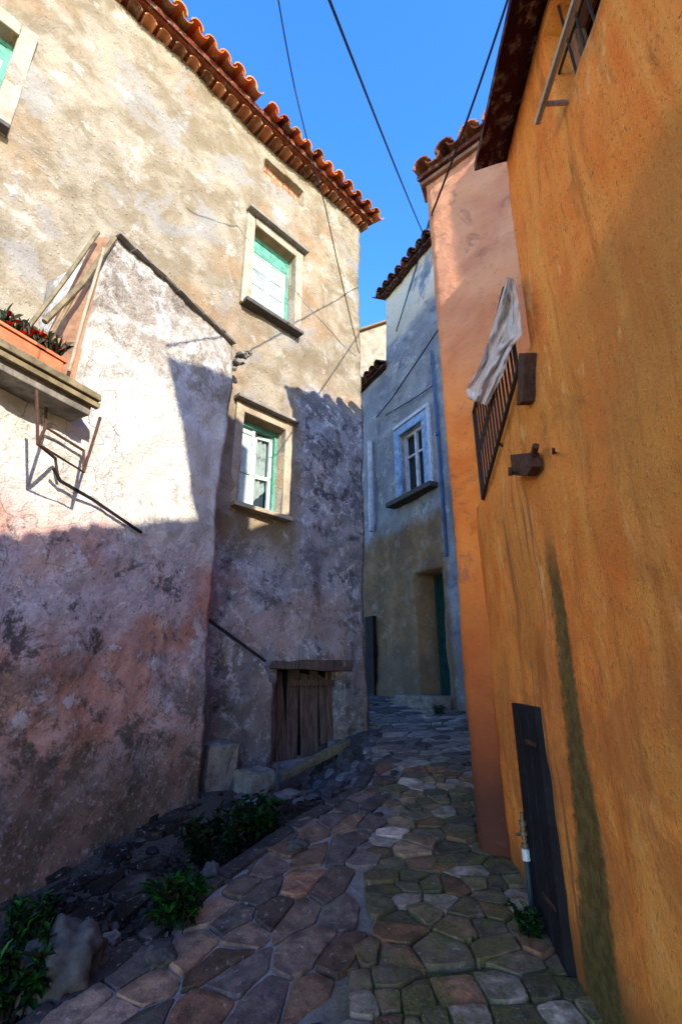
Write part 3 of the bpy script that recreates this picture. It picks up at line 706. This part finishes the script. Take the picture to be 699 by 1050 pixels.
# tilted board roof over the balcony recess
bm = bmesh.new()
q = [a(98, 243, -.10), a(120, 243, -.02), a(84, 362, -.06), a(44, 352, -.30)]
prism(bm, q, (-.03, .05, .02)); bevelled(bm, .004); aw = link('lean_to_roof', bm, M['plank'], ax)
bm = bmesh.new()
tube(bm, [a(101, 238, -.02), a(66, 288, -.02), a(30, 335, -.02)], .016, 6); tube(bm, [a(118, 244, .03), a(84, 292, .0), a(46, 330, -.04)], .022, 6)
tube(bm, [a(108, 262, .0), a(78, 300, -.02), a(50, 350, -.05)], .012, 6)
link('rafter', bm, M['oldwood'], aw)
bm = bmesh.new(); tube(bm, [a(107, 255, .03), a(88, 318, .03), a(71, 381, .04)], .012, 8); link('prop', bm, M['surround'], aw)
for k in (0,):
    bm = bmesh.new(); prism(bm, [AX.at(uA-.9, zS, -.05), AX.at(uA-.02, zS, -.05), AX.at(uA-.02, zS+.5, -.05), AX.at(uA-.9, zS+.34, -.05)], -n3a*.06); link('back_boards', bm, M['plank'], ax)

# ---------------------------------------------------------------- ochre house on the right
oc = empty('ochre_house', (ochre_x(1.5), 1.5, g(.9, 1.5)), 'ochre rendered house with green moss streak and low eave on the right', 'house')
uO, zO = OC.uz(515, 170); rb1 = OC.uz(525, 390); rb2 = OC.uz(494, 515); uE = 3.34
zO = 4.42; uO = 2.0
print('ochre', OC.uz(515, 170), rb1, rb2)
def topO(u):
    if u <= uO: return zO
    if u <= rb1[0]: return rb1[1]
    t = min(1, (u-rb1[0])/(rb2[0]-rb1[0])); return rb1[1]+(rb2[1]-rb1[1])*t
OWu, OWz = OC.uz(574, 116)
OW = (OWu-.75, OWu, OWz, min(zO-.08, OC.uz(559, 28)[1]))
PD = rect(OC, (530, 724), (560, 724), (585, 978), (545, 950)); PD = (2.50, 2.88, g(.95, 2.5)-.05, EYE-.16)
print('ow', OW, 'panel', PD)
bm = wall_mesh(OC, -5, uE, -1.2, topO, [OW], .22, .035, .035, .006, 8)
for ya, yb, zt in ((-5, uO, zO-.03), (uO-.01, uE, min(rb1[1], rb2[1])-.02)):
    prism(bm, [OC.at(ya+.01, -1.2, -.215), OC.at(yb-.01, -1.2, -.215), OC.at(yb-.01, zt, -.215), OC.at(ya+.01, zt, -.215)], (4.2, 0, 0))
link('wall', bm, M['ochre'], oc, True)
# roof: dark underside boards and tiles
bm = bmesh.new(); nO = Vector((OC.n.x, OC.n.y, 0))
E0, E1 = OC.at(-5, zO+.0, .05), OC.at(uO-.02, zO+.0, .05); upO = Vector((.94, 0, .33)).normalized()
roof_tiles(bm, E0, E1, upO, 3, .21, .09, cols=[(.24, .07, .045), (.30, .10, .06), (.20, .06, .04)], lift=.085)
fs = prism(bm, [OC.at(-5, zO-.05, .17), OC.at(uO-.02, zO-.05, .17), OC.at(uO-.02, zO+.005+.38, -.95), OC.at(-5, zO+.005+.38, -.95)], (0, 0, .05)); paint(bm, fs, (.22, .05, .03))
ro = link('roof', bm, M['tile'], oc)
# unseen blocks added behind the eave, shaped to throw shade on the houses opposite
bm = bmesh.new()
prism(bm, [(2.2, -6, 4.0), (2.2, 1.9, 4.0), (2.2, 1.9, 5.74), (2.2, -6, 5.74)], (3, 0, 0))
prism(bm, [(2.2, -1.68, 7.33), (2.2, -.05, 7.3), (2.2, -.05, 5.745), (2.2, -.77, 5.745)], (.5, 0, 0))
prism(bm, [(2.62, 1.08, 5.745), (3.6, 1.08, 5.745), (3.6, 1.08, 7.2), (2.62, 1.08, 7.2)], (0, .8, 0))
link('added_shade_blocks', bm, M['ochre'], oc)
# low black door board
u0, u1, z0, z1 = PD; bm = bmesh.new(); pbox(bm, OC, u0, u1, z0, z1, -.03, .035)
for k in range(1, 3): pbox(bm, OC, u0+(u1-u0)*k/3-.004, u0+(u1-u0)*k/3+.004, z0+.01, z1-.01, .034, .039)
ld = link('low_door', bm, M['black'], oc)
for zz in (z0+.25, z1-.18):
    bm = bmesh.new(); pbox(bm, OC, u0+.02, u0+.17, zz, zz+.022, .0395, .045); link('hinge', bm, M['rust'], ld)
# upper window
u0, u1, z0, z1 = OW; bm = bmesh.new()
for p_ in ((u0, u0+.04, z0, z1), (u1-.04, u1, z0, z1)): pbox(bm, OC, *p_, -.16, -.11)
for c, d in ((z0, z0+.04), (z1-.04, z1)): pbox(bm, OC, u0+.04, u1-.04, c, d, -.16, -.11)
wo = link('window', bm, M['plank'], oc)
bm = bmesh.new(); pbox(bm, OC, u0+.002, u1-.002, z0+.002, z1-.002, -.21, -.19); link('pane', bm, M['cavity'], wo)
link('grille', iron([[OC.at(u0+.08*k, z0, -.03), OC.at(u0+.08*k+.01, z1, -.03)] for k in range(1, 9)]+[[OC.at(u0, z0+.25, -.03), OC.at(u1, z0+.25, -.03)]], .006), M['iron'], wo)
bm = bmesh.new(); tube(bm, [OC.at(u1+.02, z0-.02, .09), OC.at(u0-.2, z0-.02, .09)], .014, 8); tube(bm, [OC.at(u1-.05, z0-.02, -.02), OC.at(u1-.05, z0-.02, .09)], .010, 6); tube(bm, [OC.at(u0+.05, z0-.02, -.02), OC.at(u0+.05, z0-.02, .09)], .010, 6); link('shutter_bar', bm, M['rod'], wo)
# railing on the sloping parapet
RO = .03
T1, T2, B1, B2 = OC.hit(521, 286, RO), OC.hit(486, 422, RO), OC.hit(526, 388, RO), OC.hit(494, 512, RO)
T1.y = B1.y = (T1.y+B1.y)/2; T2.y = B2.y = (T2.y+B2.y)/2
bm = bmesh.new(); tube(bm, [T1, T2], .014, 8); tube(bm, [B1, B2], .012, 8)
rail = link('railing', bm, M['iron'], oc)
N = 15
for k in range(N+1):
    t = k/N; p, q = B1.lerp(B2, t), T1.lerp(T2, t); bm = bmesh.new(); tube(bm, [p, q], .0065 if 0 < k < N else .012, 6)
    m_ = p.lerp(q, .5)
    if 0 < k < N: 
        ring = [m_+Vector((0, .022*math.cos(a_), .035*math.sin(a_))) for a_ in [2*math.pi*i/10 for i in range(11)]]; tube(bm, ring, .0045, 5)
    link('baluster', bm, M['iron'], rail)
bm = bmesh.new()
bm.free()
for p in (B1, B1.lerp(B2, .5), B2):
    bm = bmesh.new(); tube(bm, [p, p-nO*.12-Vector((0, 0, .06))], .010, 6); link('rail_bracket', bm, M['iron'], rail)
bm = bmesh.new(); q = [OC.hit(531, 362, .05), OC.hit(538, 362, .05), OC.hit(535, 412, .05), OC.hit(529, 416, .05)]
prism(bm, q, -nO*.08); bevelled(bm, .006); link('timber_block', bm, M['rust'], oc)
# rusty lamp bracket
b0 = OC.hit(548, 470, .0)
bm = bmesh.new(); prism(bm, [OC.hit(x, y_, .004) for x, y_ in ((532, 466), (553, 464), (556, 478), (550, 488), (534, 487))], nO*.05); bevelled(bm, .006)
tube(bm, [OC.hit(547, 465, .04), OC.hit(549, 457, .05)], .016, 8); tube(bm, [OC.hit(535, 483, .03), OC.hit(521, 485, .09)], .010, 8); tube(bm, [OC.hit(523, 488, .09), OC.hit(523, 479, .09)], .012, 8)
bx_ = link('rusty_wall_bracket', bm, M['rust'], oc)
bm = bmesh.new(); tube(bm, [OC.hit(569, 464, -.02), OC.hit(567, 465, .05), OC.hit(567, 460, .06)], .006, 6); link('hook', bm, M['rust'], oc)

# ---------------------------------------------------------------- terracotta house beyond it
orr = empty('terracotta_house', OR.at(0, g(.9, 3.4)), 'terracotta house with shade-tinted upper wall and clay tile eave between ochre and blue houses', 'house')
zR = EYE+OR.uz(440, 186)[1]-EYE; print('orange', OR.uz(440, 186), OR.uz(500, 120))
bm = wall_mesh(OR, 0, 2.2, -.4, zR, [], .3, .05, .03, .01, 11, body=.5)
# alley side, running away from the corner, and the bulk of the house
SD = Plane((OR.p.x, OR.p.y), (.42, 1.0), -1); SD.n = Vector((-SD.d.y, SD.d.x))
prism(bm, [OR.at(.015, -.4, -.02), OR.at(2.2, -.4, -.02), (4.5, 5.5, -.4), SD.at(2.0, -.4, 0)], (0, 0, zR+.38))
link('wall', bm, M['terra'], orr, True)
bm = bmesh.new(); nR = Vector((OR.n.x, OR.n.y, 0)); nS = Vector((SD.n.x, SD.n.y, 0))
cols = [(.68, .38, .22), (.58, .30, .17), (.74, .46, .30), (.50, .32, .21)]
roof_tiles(bm, OR.at(-.10, zR+.06, .12), OR.at(2.1, zR+.06, .12), -nR+Vector((0, 0, .12)), 2, .23, .10, cols=cols, lift=.05)
roof_tiles(bm, SD.at(.02, zR+.05, .06), SD.at(1.9, zR+.20, .06), -nS+Vector((0, 0, .12)), 3, .27, .12, cols=cols, lift=.02, under=False)
fs = prism(bm, [OR.at(-.06, zR+.005, .08), OR.at(2.2, zR+.005, .08), OR.at(2.2, zR+.13, -1.2), OR.at(.3, zR+.13, -1.2)], (0, 0, .05)); paint(bm, fs, (.34, .17, .11))
fs = prism(bm, [SD.at(-.04, zR-.04, .01), SD.at(1.95, zR+.11, .01), SD.at(1.95, zR+.2, -1), SD.at(.3, zR+.06, -1)], (0, 0, .03)); paint(bm, fs, (.34, .17, .11))
link('roof', bm, M['tile'], orr)
bm = bmesh.new(); pbox(bm, OR, -.04, 2.2, zR-.05, zR, .0, .05); bevelled(bm, .01); link('cornice', bm, M['plank'], orr)

# ---------------------------------------------------------------- blue house at the end
bh = empty('blue_house', BL.at(0, g(1.6, 8)), 'tall faded blue house with brown lower wall closing the alley', 'house')
ue, ze = BL.uz(395, 308); us_, zs_ = BL.uz(376, 396)
zB = 9.95
BW = rect(BL, (411, 446), (434, 432), (436, 497), (412, 508)); BD = rect(BL, (428, 588), (456, 580), (457, 697), (430, 700))
BD = (BD[0], BD[1], g(1.5, 8)+.16, BD[3])
print('blue', ue, ze, us_, zs_, BW, BD)
bm = wall_mesh(BL, -3, 4.5, .2, lambda u: zB if u < ue else zs_-.05, [BW, BD], .50, .06, .05, .012, 14, body=2.0, body_top=zs_-.1)
pbox(bm, BL, -2.9, ue-.02, zs_-.2, zB-.03, -2.3, -.49)
link('wall', bm, M['blue'], bh, True)
nB = Vector((BL.n.x, BL.n.y, 0)); bm = bmesh.new(); cols = [(.38, .19, .13), (.44, .22, .15), (.32, .16, .12), (.50, .28, .19)]
roof_tiles(bm, BL.at(-3, zB+.04, .20), BL.at(ue+.10, zB+.04, .20), -nB+Vector((0, 0, .3)), 3, .24, .11, cols=cols, lift=.05)
fs = prism(bm, [BL.at(-3, zB, .14), BL.at(ue+.05, zB, .14), BL.at(ue+.05, zB+.6, -2.2), BL.at(-3, zB+.6, -2.2)], (0, 0, .06)); paint(bm, fs, (.25, .11, .08))
roof_tiles(bm, BL.at(ue+.02, zs_+.02, .18), BL.at(3.6, zs_+.02, .18), -nB+Vector((0, 0, .3)), 3, .24, .11, cols=cols, lift=.05)
fs = prism(bm, [BL.at(ue+.01, zs_-.02, .12), BL.at(4.4, zs_-.02, .12), BL.at(4.4, zs_+.5, -2), BL.at(ue+.01, zs_+.5, -2)], (0, 0, .06)); paint(bm, fs, (.25, .11, .08))
link('roof', bm, M['tile'], bh)
def frame(bm, pl, R, t, d0, d1):
    u0, u1, z0, z1 = R
    for a_, b_ in ((u0, u0+t), (u1-t, u1)): pbox(bm, pl, a_, b_, z0, z1, d0, d1)
    for c_, d_ in ((z0, z0+t), (z1-t, z1)): pbox(bm, pl, u0+t, u1-t, c_, d_, d0, d1)
u0, u1, z0, z1 = BW
bm = bmesh.new(); frame(bm, BL, BW, .06, -.15, -.09); pbox(bm, BL, (u0+u1)/2-.03, (u0+u1)/2+.03, z0+.06, z1-.06, -.15, -.09); pbox(bm, BL, u0+.06, u1-.06, z0+(z1-z0)*.6, z0+(z1-z0)*.6+.04, -.149, -.10)
wb = link('window', bm, M['white'], bh)
bm = bmesh.new(); pbox(bm, BL, u0+.004, u1-.004, z0+.004, z1-.004, -.20, -.17); link('pane', bm, M['glass'], wb)
bm = bmesh.new(); wd = .17
pbox(bm, BL, u0-wd, u0-.004, z0-.1, z1+wd, -.01, .05); pbox(bm, BL, u1+.004, u1+wd, z0-.1, z1+wd, -.01, .05); pbox(bm, BL, u0-.003, u1+.003, z1+.004, z1+wd, -.01, .049); bevelled(bm, .012); link('surround', bm, M['bluetrim'], wb)
bm = bmesh.new(); pbox(bm, BL, u0-wd-.06, u0-wd-.004, z0-.1, z1+wd+.02, -.01, .055); pbox(bm, BL, u0-wd-.06, u1+wd, z1+wd+.024, z1+wd+.10, -.01, .06); bevelled(bm, .01); link('white_border', bm, M['white'], wb)
bm = bmesh.new(); pbox(bm, BL, u0-.35, u1+.3, z0-.2, z0-.104, -.02, .22); bevelled(bm, .015); link('sill', bm, M['darkslate'], wb)
u0, u1, z0, z1 = BD
bm = bmesh.new(); frame(bm, BL, (u0+.002, u1-.002, z0, z1-.002), .06, -.48, -.40)
pbox(bm, BL, u0+.06, u1-.06, z0+.06, z1-.06, -.46, -.43)
for k in range(3): 
    zz = z0+.15+(z1-z0-.2)*k/3; frame(bm, BL, (u0+.12, (u0+u1)/2-.03, zz, zz+(z1-z0)/3-.12), .03, -.431, -.41); frame(bm, BL, ((u0+u1)/2+.03, u1-.12, zz, zz+(z1-z0)/3-.12), .03, -.431, -.41)
db = link('door', bm, M['tealdoor'], bh)
bm = bmesh.new(); tube(bm, [BL.at((u0+u1)/2+.02, z0+1.0, -.42), BL.at((u0+u1)/2+.02, z0+1.0, -.36)], .02, 8); link('handle', bm, M['brass'], db)
bm = bmesh.new(); pbox(bm, BL, u0-.1, u1+.25, g(1.5, 8)-.1, g(1.5, 8)+.16, .06, .42, .02); bevelled(bm, .03); link('doorstep', bm, M['pale_stone'], bh)
# narrow dark doorway at the far left, blue downpipe, white pipe
u_, z_ = BL.uz(381, 632)
bm = bmesh.new(); pbox(bm, BL, u_-.12, u_+.18, g(.6, 9.8)-.1, z_, -.05, .055); link('side_door', bm, M['cavity'], bh)
bm = bmesh.new(); uu = BL.uz(451, 480, .1)[0]; tube(bm, [BL.at(uu, 7.4, .10), BL.at(uu, 6, .09), BL.at(uu, 3.4, .10)], .032, 10)
for zz in (4.0, 5.6, 7.1): tube(bm, [BL.at(uu, zz, .1), BL.at(uu, zz+.06, .1)], .042, 10)
link('downpipe', bm, M['bluepipe'], bh)
bm = bmesh.new(); uu = BL.uz(380, 500, .08)[0]; tube(bm, [BL.at(uu, BL.uz(380, 452, .08)[1], .08), BL.at(uu, BL.uz(381, 545, .08)[1], .08)], .055, 8); link('white_pipe', bm, M['white'], bh)
# cables clipped to the wall
bm = bmesh.new(); 
tube(bm, [BL.hit(440, 225, .25), BL.hit(424, 282, .1), BL.hit(413, 318, .07), BL.hit(406, 340, .07)], .012, 6)
tube(bm, [BL.hit(449, 338, .07), BL.hit(425, 374, .07), BL.hit(402, 408, .07), BL.hit(386, 428, .07)], .014, 6)
tube(bm, [BL.hit(446, 394, .07), BL.hit(425, 408, .07), BL.hit(395, 426, .07)], .012, 6)
link('wall_cable', bm, M['wire'], bh)

# ---------------------------------------------------------------- cream tower far behind
tw = empty('cream_tower', (.9, 12.3, g(.9, 12)), 'distant pale cream house top seen in the gap left of the blue house', 'house')
bm = bmesh.new(); r1, r0 = ray(372, 352), ray(397, 330); k1 = 12.2/r1.y; k0 = 12.0/r0.y
pa = Vector((r1.x*k1-.8, 12.3, 0)); pb = Vector((r0.x*k0+1.2, 11.9, 0)); zt = EYE+r0.z*k0
prism(bm, [pa, pb, pb+Vector((0, 0, zt+.35)), pa+Vector((0, 0, zt-.45))], (0, 2.5, 0)); link('wall', bm, M['surround'], tw)
bm = bmesh.new(); prism(bm, [pa+Vector((-.1, -.1, zt-.45)), pb+Vector((0, -.1, zt+.354)), pb+Vector((0, -.1, zt+.41)), pa+Vector((-.1, -.1, zt-.38))], (0, 2.7, 0)); paint(bm, bm.faces, (.5, .4, .3)); link('roof', bm, M['tile'], tw)

# ---------------------------------------------------------------- overhead cables
def cable(pts, r, label):
    P = [Vector(p) for p in pts]; out = []
    for A_, B_ in zip(P, P[1:]):
        for k in range(10): t = k/10; out.append(A_.lerp(B_, t)-Vector((0, 0, .12*4*t*(1-t)*0.5)))
    out.append(P[-1]); bm = bmesh.new(); tube(bm, out, r, 6)
    return tag(link('overhead_cable', bm, M['wire']), label, 'cable', 'cables over the alley')
def far(px, py, Y): r_ = ray(px, py); k_ = Y/r_.y; return Vector((r_.x*k_, r_.y*k_, EYE+r_.z*k_))
cable([far(322, -40, 1.6), BL.hit(433, 238,   .25)], .011, 'thick black cable crossing the middle of the open sky')
cable([far(533, -40, 1.9), far(443, 218, 3.25), BL.hit(436, 236, .25)], .009, 'thin cable dropping past the terracotta house corner to the blue house roof')
cable([far(279, -40, 2.6), far(302, 90, 3.6), far(333, 210, 4.6), LH.hit(368, 362, .05)], .008, 'hair thin cable hanging in front of the cream house eave')

# ---------------------------------------------------------------- water pipe with valve
h = OC.hit(535, 840, .055); yb = h.y; px_ = h.x; gzb = gz(px_, yb)
wp = empty('standpipe', (px_, yb, gzb), 'thin standpipe with brass valve and white tape beside the low black door', 'pipe')
zt = h.z; v = lambda z: Vector((px_, yb, z)); zw = OC.hit(537, 872, .055).z
bm = bmesh.new(); tube(bm, [v(gzb-.1), v(zw)], .013, 8); link('lower_pipe', bm, M['hose'], wp)
bm = bmesh.new(); tube(bm, [v(zw-.01), v(zt+.03)], .009, 8); link('upper_pipe', bm, M['brass'], wp)
bm = bmesh.new(); 
for k, (zz, rr) in enumerate(((.02, .018), (.05, .013), (.075, .019), (.10, .014), (.12, .02))): tube(bm, [v(zw+zz), v(zw+zz+.018)], rr, 8)
tube(bm, [v(zw+.08), v(zw+.08)+Vector((-.04, -.01, .0))], .008, 8); link('valve', bm, M['brass'], wp)
bm = bmesh.new(); tube(bm, [v(zw-.035), v(zw-.02), v(zw+.015)], .019, 8); link('tape', bm, M['pipewhite'], wp)

# ---------------------------------------------------------------- cloth on the railing
Lc = [(520, 284), (512, 310), (502, 343), (491, 376), (477, 399), (480, 409)]; Rc = [(526, 286), (532, 310), (535, 344), (524, 356), (515, 385), (499, 416)]
def poly(L, t):
    k = min(len(L)-2, int(t*(len(L)-1))); f_ = t*(len(L)-1)-k
    return (L[k][0]+(L[k+1][0]-L[k][0])*f_, L[k][1]+(L[k+1][1]-L[k][1])*f_)
bm = bmesh.new(); NU, NV = 30, 44; G = []
for i in range(NV+1):
    t = i/NV; a0, b0 = poly(Lc, t), poly(Rc, t); row = []
    for j in range(NU+1):
        s_ = j/NU; q = (a0[0]+(b0[0]-a0[0])*s_, a0[1]+(b0[1]-a0[1])*s_)
        off = .07+.012*math.sin(s_*13+t*3+2*fr((s_, t*2, 0), 1, 3))*(.2+t)+.03*fr((s_*1.5, t*2.2, 0), 1.6, 4)+.012*fr((s_*4, t*6, 0), 2, 9)
        row.append(bm.verts.new(OC.hit(q[0], q[1], off)))
    G.append(row)
for i in range(NV):
    for j in range(NU): bm.faces.new((G[i][j], G[i][j+1], G[i+1][j+1], G[i+1][j]))
bmesh.ops.solidify(bm, geom=bm.faces[:], thickness=.003)
tag(link('white_cloth', bm, M['cloth'], smooth=True), 'crumpled white cloth draped over the iron railing of the ochre house', 'cloth')

# ---------------------------------------------------------------- stones, steps, board at the foot of the cream house
def rock(px, py, size, label, mat='pale_stone', sq=(1, 1, .6), group=None, seed=0, sink=.3, name='loose_stone', at=None, flat=False):
    h = at if at is not None else ground_hit(px, py); bm = bmesh.new(); b2 = bmesh.ops.create_icosphere(bm, subdivisions=4, radius=1)
    for v_ in b2['verts']:
        d = v_.co.copy(); k = 1+.34*noise.fractal(d*1.6+Vector((seed, px*.1, 0)), .8, 2.1, 6)-.10*abs(noise.noise(d*3.3+Vector((0, seed, 0))))
        if flat: d = Vector([math.copysign(abs(c_)**.45, c_) for c_ in d]).normalized()*1.15 if False else Vector([math.copysign(min(1, abs(c_)*1.5), c_)*.85 for c_ in d])
        v_.co = Vector((d.x*sq[0], d.y*sq[1], d.z*sq[2]))*size*k
    for v_ in bm.verts: v_.co += h+Vector((0, 0, size*sq[2]*(1-2*sink)))
    o = link(name, bm, M[mat], smooth=not flat); return tag(o, label, 'stone', group)
rock(62, 1018, .17, 'big rounded grey boulder at the foot of the limewashed wall, bottom left', 'boulder', (1, .9, 1.0), seed=3, name='boulder')
rock(112, 968, .05, 'small pale stone between the boulder and the wall', 'pale_stone', seed=5)
rock(216, 905, .06, 'upright grey stone beside the leafy weed at the path edge', 'boulder', (.8, .8, 1.3), seed=8)
rock(165, 985, .07, 'dark squarish stone on the ground between boulder and weed', 'boulder', seed=11)
rock(100, 990, .06, 'dark stone leaning on the right side of the boulder', 'boulder', (1, .8, .8), seed=13)
rock(305, 870, .06, 'low brown lump of stone beside the dark hollow', 'boulder', seed=15)
def slab(name, c, ux, uy, h, label, mat, cat='step', rot=.5, tilt=0):
    bm = bmesh.new(); ca, sa = math.cos(rot), math.sin(rot)
    q = [Vector((c.x+(a_*ux*ca-b_*uy*sa), c.y+(a_*ux*sa+b_*uy*ca), c.z+a_*tilt)) for a_, b_ in ((-1, -1.1), (1, -.9), (.9, 1), (-1.1, .9))]
    prism(bm, q, (0, 0, -h)); bmesh.ops.subdivide_edges(bm, edges=bm.edges[:], cuts=4, use_grid_fill=True)
    for v_ in bm.verts: v_.co += Vector((fr(v_.co, 5, 2), fr(v_.co, 5, 7), fr(v_.co, 5, 9)))*.03
    return tag(link(name, bm, M[mat]), label, cat)
def on_ray(px, py, Y): return far(px, py, Y)
slab('stone_step', on_ray(222, 762, 4.75), .17, .15, .75, 'upper grey stone step wedged beside the limewashed corner', 'pale_stone', rot=.8)
slab('stone_step', on_ray(262, 790, 4.70), .13, .12, .55, 'middle stone step with worn lip in front of the cellar wall', 'pale_stone', rot=.8)
slab('stone_step', on_ray(297, 812, 4.60), .10, .10, .40, 'lowest broken stone step next to the wooden board', 'pale_stone', rot=.8)
# board lying in front of the cellar door
b1, b2_ = LH.hit(284, 801, .12), LH.hit(353, 766, .12)
bm = bmesh.new(); prism(bm, [b1, b2_, b2_+Vector((0, 0, .09)), b1+Vector((0, 0, .07))], n3*.10); bevelled(bm, .01)
tag(link('wooden_board', bm, M['oldwood']), 'long weathered board lying across the foot of the cellar door', 'board')

# ---------------------------------------------------------------- plants
def leaf(bm, o, d, L, W_, c):
    d = d.normalized(); s_ = d.cross(Vector((0, 0, 1)));
    if s_.length < .1: s_ = Vector((1, 0, 0))
    s_.normalize(); up_ = s_.cross(d); 
    p = [o, o+d*L*.35+s_*W_+up_*.1*L, o+d*L*.8+s_*W_*.6+up_*.05*L, o+d*L-up_*.12*L, o+d*L*.8-s_*W_*.6+up_*.05*L, o+d*L*.35-s_*W_+up_*.1*L]
    vs = [bm.verts.new(x_) for x_ in p]; f1 = bm.faces.new((vs[0], vs[1], vs[2], vs[3])); f2 = bm.faces.new((vs[0], vs[3], vs[4], vs[5])); paint(bm, (f1, f2), c)
def plant(name, base, R_, H_, stems, lpl, leafL, leafW, label, seed, cols=((.05, .17, .03), (.08, .24, .05), (.03, .12, .04)), spread=1.0, lean=(0, 0)):
    rd = random.Random(seed); e = empty(name, base, label, 'plant', 'weeds along the foot of the walls')
    bm = bmesh.new(); lb = bmesh.new()
    for s_ in range(stems):
        a_ = rd.uniform(0, 2*math.pi); r_ = rd.random()**.6*R_*.6; o = Vector(base)+Vector((math.cos(a_)*r_, math.sin(a_)*r_, -.02))
        end = Vector(base)+Vector((math.cos(a_)*R_*rd.uniform(.4, 1)*spread+lean[0], math.sin(a_)*R_*rd.uniform(.4, 1)*spread+lean[1], H_*rd.uniform(.45, 1)))
        pts_ = [o.lerp(end, k/4)+Vector((0, 0, .15*H_*math.sin(math.pi*k/4))) for k in range(5)]
        tube(bm, pts_, .004, 4, .0015)
        for l_ in range(lpl):
            t = rd.uniform(.2, 1); k = min(3, int(t*4)); p = pts_[k].lerp(pts_[k+1], t*4-k)
            d = Vector((rd.uniform(-1, 1), rd.uniform(-1, 1), rd.uniform(-.3, .8)))
            c = rd.choice(cols) if rd.random() > .07 else (.16, .11, .04); m = rd.uniform(.6, 1.5); leaf(lb, p, d, leafL*rd.uniform(.35, 1.6), leafW*rd.uniform(.7, 1.2), [x_*m for x_ in c])
    paint(bm, bm.faces, (.03, .07, .02)); link('stem', bm, M['leaf'], e); link('foliage', lb, M['leaf'], e); return e
def gp(px, py): h = ground_hit(px, py); return h
plant('weed', gp(175, 952), .16, .22, 26, 22, .045, .015, 'bright green leafy weed against the wall beside the upright stone', 1)
plant('weed', gp(222, 880), .24, .24, 46, 20, .045, .014, 'dark tangled weed filling the hollow below the stone steps', 2, ((.03, .10, .03), (.05, .13, .04)))
plant('weed', gp(262, 862), .20, .26, 44, 20, .045, .014, 'dense dark weed right below the middle stone step', 3, ((.03, .12, .03), (.055, .17, .04)))
plant('weed', gp(14, 1040), .15, .26, 34, 20, .045, .015, 'green weed at the lower left beside the big boulder', 4)
plant('weed', gp(30, 962), .12, .16, 30, 12, .04, .012, 'small weed at the wall foot above the boulder', 5)
plant('weed', gp(543, 962), .06, .12, 22, 10, .03, .009, 'little tuft of weed at the base of the standpipe', 6)
plant('weed', gp(450, 733), .10, .12, 16, 8, .04, .012, 'dim weed beside the blue house doorstep', 7)
# planters on the balcony
def trough(px, w_, label, seed):
    u = AX.uz(px, 352, .20)[0]; base = AX.at(u, zS, .18)
    e = empty('planter', base, label, 'planter', 'terracotta planters on the balcony'); bm = bmesh.new()
    pbox(bm, AX, u-w_, u+w_, zS+.002, zS+.10, .12, .24); bevelled(bm, .01); pbox(bm, AX, u-w_-.012, u+w_+.012, zS+.10, zS+.12, .108, .252); link('trough', bm, M['terracotta'], e)
    rd = random.Random(seed); lb = bmesh.new(); 
    for k in range(90):
        o = AX.at(u+rd.uniform(-w_, w_), zS+.13+rd.uniform(0, .04), rd.uniform(.13, .23)); d = Vector((rd.uniform(-.6, .6), rd.uniform(-.6, .6), 1)); leaf(lb, o, d, rd.uniform(.05, .14), .006, (.10, .13, .05))
    for k in range(26):
        o = AX.at(u+rd.uniform(-w_, w_), zS+.13+rd.uniform(.0, .09), rd.uniform(.13, .24)); fl = bmesh.new()
        for q_ in range(3): leaf(fl, o, Vector((rd.uniform(-1, 1), rd.uniform(-1, 1), .3)), .026, .012, (.65, .06, .02))
        link('flower', fl, M['leaf'], e)
    link('foliage', lb, M['leaf'], e)
trough(18, .13, 'terracotta planter of red flowers at the left end of the balcony', 1)
trough(52, .09, 'small terracotta planter next to the lean-to boards on the balcony', 2)
